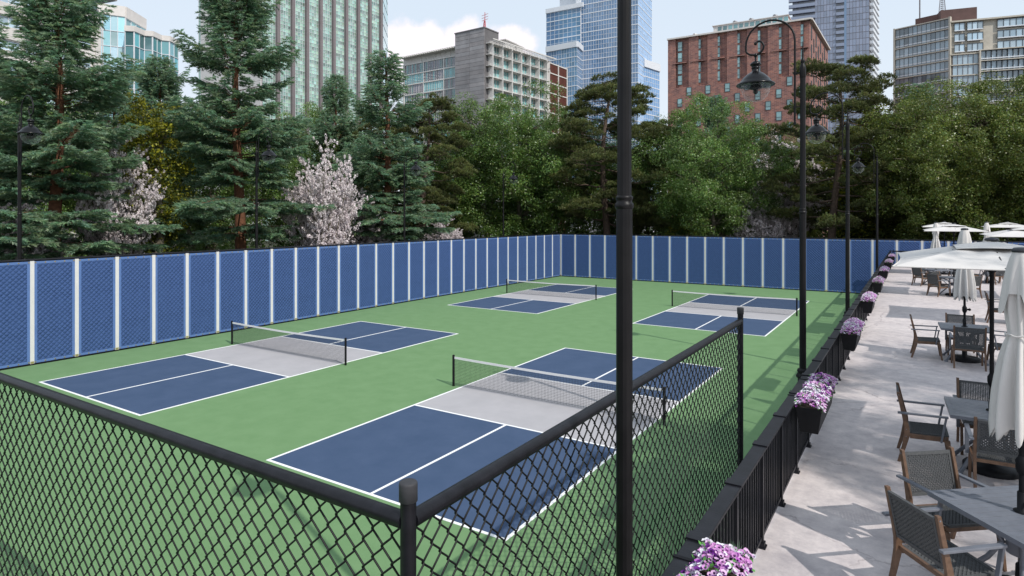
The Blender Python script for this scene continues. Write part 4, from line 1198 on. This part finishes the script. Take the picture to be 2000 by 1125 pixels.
def mast(r, x, y, z0, h, wd, mt, rungs=8):
    q = MB()
    for (sx, sy) in ((-1,-1),(1,-1),(0,1)): q.bar((x+sx*wd, y+sy*wd, z0), (x+sx*wd*.3, y+sy*wd*.3, z0+h*.6), .10, .10)
    for j in range(rungs):
        f = j/rungs*.6; k = wd*(1-f*1.1); q.bar((x-k,y-k,z0+h*f), (x+k,y-k,z0+h*f+.3), .06, .06); q.bar((x+k,y-k,z0+h*f+.4), (x-k,y-k,z0+h*f+.7), .06, .06)
    q.bar((x,y,z0+h*.5), (x,y,z0+h), .09, .09)
    for f in (.62,.74,.86): q.bar((x-.7,y,z0+h*f), (x+.7,y,z0+h*f+.2), .06, .06)
    build('mast', q, mt, r)
c = wl.p((a_core+a_k)/2+1.0, -2, 0); mast(r, c[0], c[1], zc+.1, 3.9, .30, 'red_paint')

# --- blue glass tower
dc = 190.0
r = thing('glass_tower', 'stepped blue glass tower with white floor lines behind the near pole', 'building', (*at(1246, dc), 0))
A = at(1135, dc/.953); B = at(1246, dc); C = at(1273, dc*1.075); HT = 112; body(r, [A,B,C], HT, 'wframe', dist=30)
def bandwall(w, z0, z1, fl, nu, tint, nm='window_band', mats=('g_blue','wframe'), rows=2, top=.45):
    nf = int((z1-z0)/fl); 
    q = MB()
    for f in range(nf):
        za = z1-(f+1)*fl
        glaze(q, w, 0, w.L, za+.1, za+fl-.1, nu, rows, tint, .085, 1, 0, .03)
        w.box(q, -.05, w.L+.05, -.05, .07, za-.12, za+.14, 1)
    build(nm, q, list(mats), r)
tb = lambda i, j: (lambda k: (k*.9, k, k*1.05))(gb.uniform(.85,1.15))
bandwall(Wall(A, B, r.location), 2, 111, 2.95, 22, tb, 'front_glazing')
bandwall(Wall(B, C, r.location), 2, 111, 2.95, 8, lambda i, j: gt(1.9,2.4), 'side_glazing')
A2 = at(1067, 205); B2 = at(1134, 198.5); H2 = hgt(19, 205)
body(r, [A2,B2], H2, 'wframe', 'left_wing', 25); bandwall(Wall(A2, B2, r.location), 1, H2-1.3, 2.95, 8, tb, 'wing_glazing')
q = MB(); w = Wall(A2, B2, r.location); w.box(q, -.05, w.L+1, -.3, .45, H2-1.35, H2+.05); w.box(q, 3.4, w.L+1.5, -12, -3, H2, H2+16)
w = Wall(A, B, r.location); w.box(q, -1.6, .0, -.5, .6, 0, HT); build('parapet', q, 'wframe', r)
A3 = at(1067, 196); B3 = at(1127, 189.5); C3 = at(1137, 195); H3 = hgt(92, 196)
body(r, [A3,B3,C3], H3, 'wframe', 'podium', 12)
bandwall(Wall(A3, B3, r.location), 1, H3-1.6, 2.95, 12, lambda i, j: gt(.9,1.6), 'podium_glazing'); bandwall(Wall(B3, C3, r.location), 1, H3-1.6, 2.95, 4, tb, 'podium_glazing')
q = MB()
for w in (Wall(A3, B3, r.location), Wall(B3, C3, r.location)): w.box(q, -.05, w.L+.05, -.3, .4, H3-1.7, H3+.05)
build('parapet', q, 'wframe', r)
A4 = at(1252, 199); B4 = at(1257, 196); C4 = at(1288, 203); H4 = hgt(116, 196)
body(r, [A4,B4,C4], H4, 'wframe', 'right_wing', 12)
bandwall(Wall(B4, C4, r.location), 1, H4-2.2, 2.95, 8, lambda i, j: gt(1.7,2.1), 'wing_glazing'); bandwall(Wall(A4, B4, r.location), 1, H4-2.2, 2.95, 3, lambda i, j: gt(.5,.7), 'wing_glazing')
q = MB()
for w in (Wall(A4, B4, r.location), Wall(B4, C4, r.location)): w.box(q, -.05, w.L+.05, -.3, .4, H4-2.3, H4+.05)
build('parapet', q, 'wframe', r)

# --- red brick building
dc = 105.0; Hb = hgt(37, dc); A = at(1305, dc*386/345); B = at(1581, dc); C = at(1617, dc*386/326)
r = thing('brick_building', 'red brick building with narrow staggered windows behind the scroll arm lamp', 'building', (B[0], B[1], 0))
wl = Wall(A, B, r.location); wr = Wall(B, C, r.location)
body(r, [A,B,C], Hb, 'brick', 'brick_wall')
cols = 7; pit = wl.L/7.05; fl = 2.0
q = MB()
for i in range(cols+1):      # flat brick piers standing proud between the window bays of the upper storeys
    a0 = pit*(i-.5)+1.15+pit*.30; a1 = a0+pit*.52
    a0 = max(0, a0); a1 = min(wl.L, a1)
    if i == 0: a0, a1 = 0, pit*.42
    if i == cols: a1 = wl.L
    if a1-a0 > .3: wl.box(q, a0, a1, -.3, .16, Hb-4*fl-1.2, Hb-.15)
wl.box(q, 0, wl.L, -.3, .16, 0, Hb-4*fl-1.2); 
build('brick_piers', q, 'brick', r)
q = MB(); wl.box(q, -.1, wl.L+.3, -.3, .5, Hb-.15, Hb+.12); wr.box(q, -.1, wr.L+.1, -.3, .5, Hb-.15, Hb+.12); build('coping', q, 'stone', r)
def win(w, a, z, wd, h, d=.18, glass='g_teal', name='window'):
    q = MB(); w.box(q, a-wd/2-.07, a+wd/2+.07, d-.06, d+.05, z-.07, z, 1); w.box(q, a-wd/2-.07, a+wd/2+.07, d-.06, d+.05, z+h, z+h+.07, 1)
    w.box(q, a-wd/2-.07, a-wd/2, d-.06, d+.05, z, z+h, 1); w.box(q, a+wd/2, a+wd/2+.07, d-.06, d+.05, z, z+h, 1)
    k = gb.uniform(.5,1.1); w.pane(q, a-wd/2, a+wd/2, z, z+h*.36, d+.01, 0, (k*1.2,k,k)); k = gb.uniform(.6,1.5); w.pane(q, a-wd/2, a+wd/2, z+h*.36, z+h, d+.012, 0, (k*1.15,k,k))
    w.box(q, a-wd/2, a+wd/2, d, d+.04, z+h*.34, z+h*.38, 1)
    build(name, q, [glass,'darkwin'], r)
for i in range(cols):
    ca = pit*(i+.5)+.45
    for f in range(4): win(wl, ca+.1, Hb-.72-(f+1)*fl+.30-(.25 if f > 1 else 0), .74, 1.66, .03)
    q = MB(); wl.box(q, ca-1.15, ca+1.25, -.3, .30, Hb-.72-2*fl-.06, Hb-.72-2*fl+.10); build('lintel', q, 'brick', r)
for f in range(9):
    z = Hb-4*fl-1.2-(f+1)*fl*.97+.3
    for i in range(cols+1):
        ca = pit*(i+.5)+.55-(pit*.5 if f % 2 == 0 else 0)
        if .8 < ca < wl.L-1: win(wl, ca, z, .78, 1.42)
for i in range(8):
    for f in range(11):
        a = (i+.8)*wr.L/8.6; z = Hb-1.9-f*3.1-(1.55 if i % 2 else 0)
        q = MB(); wr.box(q, a-.42, a+.42, -.2, .05, z-1.1, z+1.15); build('shutter_window', q, 'darkwin', r)
# rooftop storey with white frame
q = MB(); wl.box(q, 8.1, 20.6, -9, -1.0, Hb+.1, Hb+1.5, 1)
for k in range(13):
    a0 = 8.9+k*.93
    wl.box(q, a0, a0+.66, -1.0, -.95, Hb+.25, Hb+1.28, 0, gt(.4,1.1))
wl.box(q, 7.9, 20.8, -9.2, -.8, Hb+1.5, Hb+1.62, 1)
build('roof_storey', q, ['g_teal','frame'], r)
for a0 in (4.6, 11.6, 14.4, 18.4):
    q = MB(); zz = Hb+.1 if a0 < 5 else Hb+1.62
    c = wl.p(a0, -1.6 if a0 < 5 else -2.6, 0); q.box(c[0]-.3, c[0]+.3, c[1]-.3, c[1]+.3, zz, zz+.25); q.tube([(c[0]-.15,c[1]-.25,zz+.45),(c[0]+.15,c[1]+.25,zz+.45)], .36, 16); build('roof_vent', q, 'frame' if a0 < 5 else 'roofgrey', r)

# --- slate blue tower behind the brick building
dc = 200.0; A = at(1548, 209); B = at(1698, dc); C = at(1711, dc*1.06); HT = 110
r = thing('slate_tower', 'tall slate blue glass tower with rows of dark balconies behind the brick building', 'building', (B[0], B[1], 0))
body(r, [A,B,C], HT, 'roofgrey'); w = Wall(A, B, r.location); fl = 2.02; nf = int(HT/fl)
q = MB(); glaze(q, w, w.L*.30, w.L*.575, 0, nf*fl, 7, nf, lambda i, j: gt(.75,1.15,.03), .05); build('glass_wall', q, ['g_slate','pil'], r)
q = MB(); glaze(q, w, w.L*.71, w.L, 0, nf*fl, 7, nf, lambda i, j: gt(.75,1.2,.03), .05); build('glass_wall', q, ['g_slate','pil'], r)
q = MB(); glaze(q, w, 0, w.L*.30, 0, nf*fl, 4, nf, lambda i, j: gt(.25,.35), .08); glaze(q, w, w.L*.575, w.L*.68, 0, nf*fl, 3, nf, lambda i, j: gt(.2,.3), .08); build('recessed_wall', q, ['g_slate','pil'], r)
for f in range(nf):
    q = MB(); z = f*fl
    w.box(q, -1.2, w.L*.30, -.2, .9, z, z+1.0); build('balcony', q, 'g_slate', r); q = MB(); w.box(q, w.L*.575, w.L*.68, -.2, .45, z, z+1.0); build('recessed_balcony', q, 'g_slate', r)
    if z > 20:
        wc = Wall(B, C, r.location); q = MB()
        wc.box(q, .2, wc.L*.95, -.2, 1.1, z, z+.95)
        build('side_balcony', q, 'wframe', r)
q = MB(); w.box(q, w.L*.68, w.L*.71, -.2, .25, 0, HT); build('glass_fin', q, 'g_blue', r)
q = MB(); wc = Wall(B, C, r.location); glaze(q, wc, 0, wc.L, 0, nf*fl, 3, nf, lambda i, j: gt(.3,.6), .1); build('side_wall', q, ['g_slate','pil'], r)

# --- right office building
dc = 122.0; A = at(1746, 130.0); B = at(1857, dc); H1 = hgt(57, 130); H2 = hgt(42.5, dc); C = at(2180, dc*380/410)
r = thing('office_building', 'long office building with dark window bands and sandstone panels at the right', 'building', (B[0], B[1], 0))
body(r, [A,B], H1, 'sand', 'left_block'); body(r, [B,C], H2, 'sand', 'right_block'); wl = Wall(A, B, r.location); wr = Wall(B, C, r.location); fl = 2.06
for f in range(19):
    z1 = H1-.28-f*fl; q = MB()
    glaze(q, wl, .3, wl.L-.2, z1-fl+.22, z1, 12, 1, lambda i, j: gt(.25,.95,.08) if f not in (2,3,4) else gt(.7,1.3,.05), .07, 1, 0, .05)
    for i in range(1): wl.box(q, .3, wl.L-.2, .0, .03, z1-fl+.45, z1-fl+.66, 2)
    build('window_band', q, ['g_pale','darkwin','wframe'], r)
q = MB()
for f in range(20): wl.box(q, 0, wl.L, -.3, .30, H1-.28-f*fl-.02, H1-.28-f*fl+.19)
wl.box(q, 0, .3, -.3, .37, 0, H1); wl.box(q, wl.L-.25, wl.L+.05, -.3, .45, 0, H1+.02); build('floor_slabs', q, 'sand', r)
mpx = lambda u: (Vector(at(u, dc*380/(380+(u-1857)*.093)))-Vector(B)).length
cols_ = [(1864,1884,2),(1889,1920,3),(1948,2010,5),(2016,2100,7)]
for f in range(3):
    z1 = H2-.45-f*fl
    for (u0, u1, n) in cols_:
        q = MB(); glaze(q, wr, mpx(u0), mpx(u1), z1-fl+.50, z1, n, 1, lambda i, j: gt(.8,2.0,.05), .07, 1, 0, .08); wr.box(q, mpx(u0), mpx(u1), 0, .10, z1-fl+.50, z1-fl+.72, 2); build('window', q, ['g_pale','darkwin','wframe'], r)
for f in range(16):
    z1 = H2-.65-3*fl-f*fl+.2
    q = MB(); glaze(q, wr, .3, mpx(1911), z1-fl+.18, z1, 5, 1, lambda i, j: gt(.9,1.5,.03), .07, 1, 0, .08); build('window_band', q, ['g_pale','pil'], r)
    z1 += .45; q = MB(); glaze(q, wr, mpx(1915), wr.L, z1-fl+.18, z1, 24, 1, lambda i, j: gt(.5,1.5,.05), .07, 1, 0, .30); wr.box(q, mpx(1915), wr.L, .2, .33, z1-fl+.42, z1-fl+.6, 2); build('window_band', q, ['g_pale','darkwin','wframe'], r)
q = MB()
for f in range(17):
    z1 = H2-.65-3*fl-f*fl+.2; wr.box(q, 0, mpx(1911), -.3, .30, z1, z1+.18); wr.box(q, mpx(1913), wr.L, -.3, .55, z1+.45, z1+.63)
wr.box(q, mpx(1911), mpx(1914), -.3, .65, 0, H2-3*fl+.15); wr.box(q, 0, wr.L, -.3, .3, H2-.25, H2+.05); build('floor_slabs', q, 'sand', r)
M['rustclad'] = mat('rust_panel', (.10,.055,.05), .8, var=.15, vscale=.8)
q = MB(); wl.box(q, wl.L*.27, wl.L+.3, -9, -3.5, H1-.4, H1+2.1); wr.box(q, -1, mpx(1918), -9, -2.8, H2-.3, H2+3.2); build('rooftop_plant_room', q, 'rustclad', r)
c = wl.p(wl.L*.70, -5, 0); mast(r, c[0], c[1], H1+2, 9.5, .62, 'pil', 14)
c = wl.p(wl.L*.30, -5, 0); q = MB(); q.tube([(c[0],c[1],H1),(c[0],c[1],H1+8.5)], .12, 8); build('whip_antenna', q, 'pil', r)

# --- pale stone building on the left, and the zigzag glass building beside it
HS = hgt(3, 90); A = at(-160, 71.0); B = at(193, 90.5)
r = thing('stone_building', 'pale stone building with strip windows behind the leftmost spruces', 'building', (B[0], B[1], 0))
body(r, [A,B], HS-1, 'stone', 'stone_wall', 8); w = Wall(A, B, r.location); fl = 3.0
for f in range(10):
    z1 = HS-2.6-f*fl
    for k in range(6):
        a0 = w.L-.9-(k+1)*4.6; q = MB()
        glaze(q, w, a0+.35, a0+4.25, z1-1.25, z1, 3, 1, lambda i, j: gt(.9,1.9), .09, 1, 0, .05); build('window', q, ['g_pale','wframe'], r)
q = MB()
for f in range(11):
    z1 = HS-2.6-f*fl; w.box(q, 0, w.L, -.3, .35, z1-2.85, z1-1.3)
    w.box(q, 0, w.L, -.3, .22, z1, z1+.15)
w.box(q, 0, w.L, -.3, .4, HS-2.6, HS-1.9); w.box(q, w.L-.8, w.L, -.3, .5, 0, HS-3); build('stone_bands', q, 'stone', r)
q = MB(); w.box(q, 0, w.L-5, -4, -.6, HS-1.9, HS+2.2, 1); glaze(q, w, w.L-11, w.L-.3, HS-1.9, HS-.1, 6, 1, lambda i, j: gt(.6,1.2), .1, 1, 0, .06); build('top_storey', q, ['g_teal','wframe'], r)
q = MB(); w.box(q, 0, w.L+.9, -7, 2.6, HS+.2, HS+.65); build('roof_slab', q, 'roofgrey', r)
H1 = hgt(14, 100); pts1 = [at(150, 96.3), at(200, 98.5), at(245, 100), at(284, 100*409/385)]
r = thing('glass_building', 'teal glass building with a zigzag front at the upper left', 'building', (*at(245, 100), 0))
body(r, pts1[:3]+[pts1[3]], H1, 'stone', 'rear_block', 9)
for i in range(3):
    w = Wall(pts1[i], pts1[i+1], r.location); q = MB(); nf = 14; fl = 2.45; z1 = H1-(1.6 if i < 2 else 1.7)
    glaze(q, w, .1, w.L-.05, z1-nf*fl, z1, 3 if i < 2 else 4, nf, lambda i, j: (lambda k: (k*gb.uniform(1.0,1.5), k, k*gb.uniform(1,1.2)))(gb.uniform(1.3,2.3)), .09, 1, 0, .07); w.box(q, 0, w.L, -.2, .2, z1, H1+.05, 2)
    build('glazing', q, ['g_teal','wframe','stone'], r)
dz = lambda v: 30.4*FPX/(V0-v)
zz = [(244,51.5),(262,52.5),(282,61),(298,62),(315,70),(331,71.5),(348,80)]
pts = [at(u, dz(v)-2.0) for u, v in zz]; H2 = 5.161+30.4*98/100
body(r, pts, H2, 'stone', 'zigzag_block', 10)
for i in range(6):
    w = Wall(pts[i], pts[i+1], r.location); q = MB(); nf = 13; fl = 2.25; z1 = H2-.75
    glaze(q, w, .04, w.L-.04, z1-nf*fl, z1, 1 if i % 2 == 0 else 2, nf, lambda i_, j_: (lambda k: (k*gb.uniform(.55,1.1), k, k*gb.uniform(.95,1.15)))(gb.choice((.45,.6,1.0,1.5,.8))), .10, 1, 0, .07)
    w.box(q, -.05, w.L+.05, -.2, .2, z1, H2+.1, 2); build('glazing', q, ['g_teal','wframe','stone'], r)

# ------------------------------------------------------------------ light, sky, camera
sunv = Vector((.97, -.344, 1)).normalized()
sd = bpy.data.lights.new('sun', 'SUN'); sd.energy = 3.4; sd.angle = R(.55); sd.color = (1, .955, .89)
so = link('sun', sd); so.rotation_euler = sunv.to_track_quat('Z', 'Y').to_euler(); so.location = (30, -20, 60)
wd = bpy.data.worlds.new('World'); scene.world = wd; wd.use_nodes = True
nt = wd.node_tree; N = nt.nodes; Lk = nt.links; bg = N['Background']
sky = N.new('ShaderNodeTexSky'); sky.sky_type = 'NISHITA'; sky.sun_disc = False
sky.sun_elevation = math.asin(sunv.z); sky.sun_rotation = math.atan2(sunv.x, sunv.y)
sky.air_density = 1.0; sky.dust_density = 1.6; sky.ozone_density = 1.5; sky.altitude = 0
# pale haze veil low in the sky, and two banks of soft cloud fixed by compass direction
def vm(op, a, c=None):
    n = N.new('ShaderNodeVectorMath'); n.operation = op
    for k, x in enumerate((a, c)):
        if x is None: continue
        if isinstance(x, tuple): n.inputs[k].default_value = x
        else: Lk.new(x, n.inputs[k])
    return n
def mm(op, *a):
    n = N.new('ShaderNodeMath'); n.operation = op
    for k, x in enumerate(a):
        if isinstance(x, (int, float)): n.inputs[k].default_value = x
        else: Lk.new(x, n.inputs[k])
    return n.outputs[0]
def rng_(v, a, b_, c=0.0, d=1.0):
    n = N.new('ShaderNodeMapRange'); n.interpolation_type = 'SMOOTHSTEP'; Lk.new(v, n.inputs[0])
    for k, x in zip((1,2,3,4), (a, b_, c, d)): n.inputs[k].default_value = x
    return n.outputs[0]
tc = N.new('ShaderNodeTexCoord'); dv = tc.outputs['Generated']
sz = N.new('ShaderNodeSeparateXYZ'); Lk.new(dv, sz.inputs[0])
veil = rng_(sz.outputs['Z'], .25, .95, .90, .85)
vc = N.new('ShaderNodeMix'); vc.data_type = 'RGBA'; Lk.new(rng_(sz.outputs['Z'], .0, .35), vc.inputs['Factor']); vc.inputs[6].default_value = (7.2,7.7,8.3,1); vc.inputs[7].default_value = (6.2,7.1,8.1,1)
m1 = N.new('ShaderNodeMix'); m1.data_type = 'RGBA'; Lk.new(veil, m1.inputs['Factor']); Lk.new(sky.outputs['Color'], m1.inputs[6]); Lk.new(vc.outputs[2], m1.inputs[7])
ns = N.new('ShaderNodeTexNoise'); ns.inputs['Scale'].default_value = 11; ns.inputs['Detail'].default_value = 8; ns.inputs['Roughness'].default_value = .58
Lk.new(dv, ns.inputs['Vector'])
fac = None
for (u, v, su, sv, k) in ((800, 95, .085, .062, 1.0), (905, 85, .06, .05, .8), (1000, 85, .06, .035, .9), (600, 150, .12, .06, .8), (1290, 330, .16, .10, .7), (330, 200, .2, .05, .5)):
    d0 = (CF+CR*((u-1000)/FPX)+Vector((0,0,(V0-v)/FPX))).normalized(); rt = CR; upv = rt.cross(d0)
    a_ = mm('DIVIDE', vm('DOT_PRODUCT', dv, tuple(rt)).outputs['Value'], 1.0)
    ofs = rt.dot(d0); x_ = mm('DIVIDE', mm('SUBTRACT', a_, ofs), su); y_ = mm('DIVIDE', mm('SUBTRACT', sz.outputs['Z'], d0.z), sv)
    fr = mm('GREATER_THAN', vm('DOT_PRODUCT', dv, tuple(d0)).outputs['Value'], 0.2)
    e_ = mm('MULTIPLY', mm('MULTIPLY', mm('EXPONENT', mm('MULTIPLY', mm('ADD', mm('MULTIPLY', x_, x_), mm('MULTIPLY', y_, y_)), -1.0)), k), fr)
    fac = e_ if fac is None else mm('MAXIMUM', fac, e_)
cf = mm('MULTIPLY', rng_(mm('ADD', mm('MULTIPLY', fac, .75), mm('MULTIPLY', ns.outputs['Fac'], .9)), .78, .98), .95)
mx = N.new('ShaderNodeMix'); mx.data_type = 'RGBA'; Lk.new(cf, mx.inputs['Factor']); Lk.new(m1.outputs[2], mx.inputs[6]); mx.inputs[7].default_value = (9.0,8.35,8.9,1)
Lk.new(mx.outputs[2], bg.inputs['Color']); bg.inputs['Strength'].default_value = .12

cd = bpy.data.cameras.new('camera'); cam = link('camera', cd); cam.location = CAM; cam.rotation_euler = (R(90), 0, -YAW)
cd.sensor_width = 36; cd.lens = FPX/2000*36; cd.shift_y = -(562.5-V0)/2000; cd.clip_start = .05; cd.clip_end = 2000
scene.camera = cam
scene.view_settings.view_transform = 'Standard'; scene.view_settings.look = 'None'; scene.view_settings.exposure = .05; scene.view_settings.gamma = 1
scene.cycles.use_denoising = True
scene.cycles.max_bounces = 6; scene.cycles.transparent_max_bounces = 8
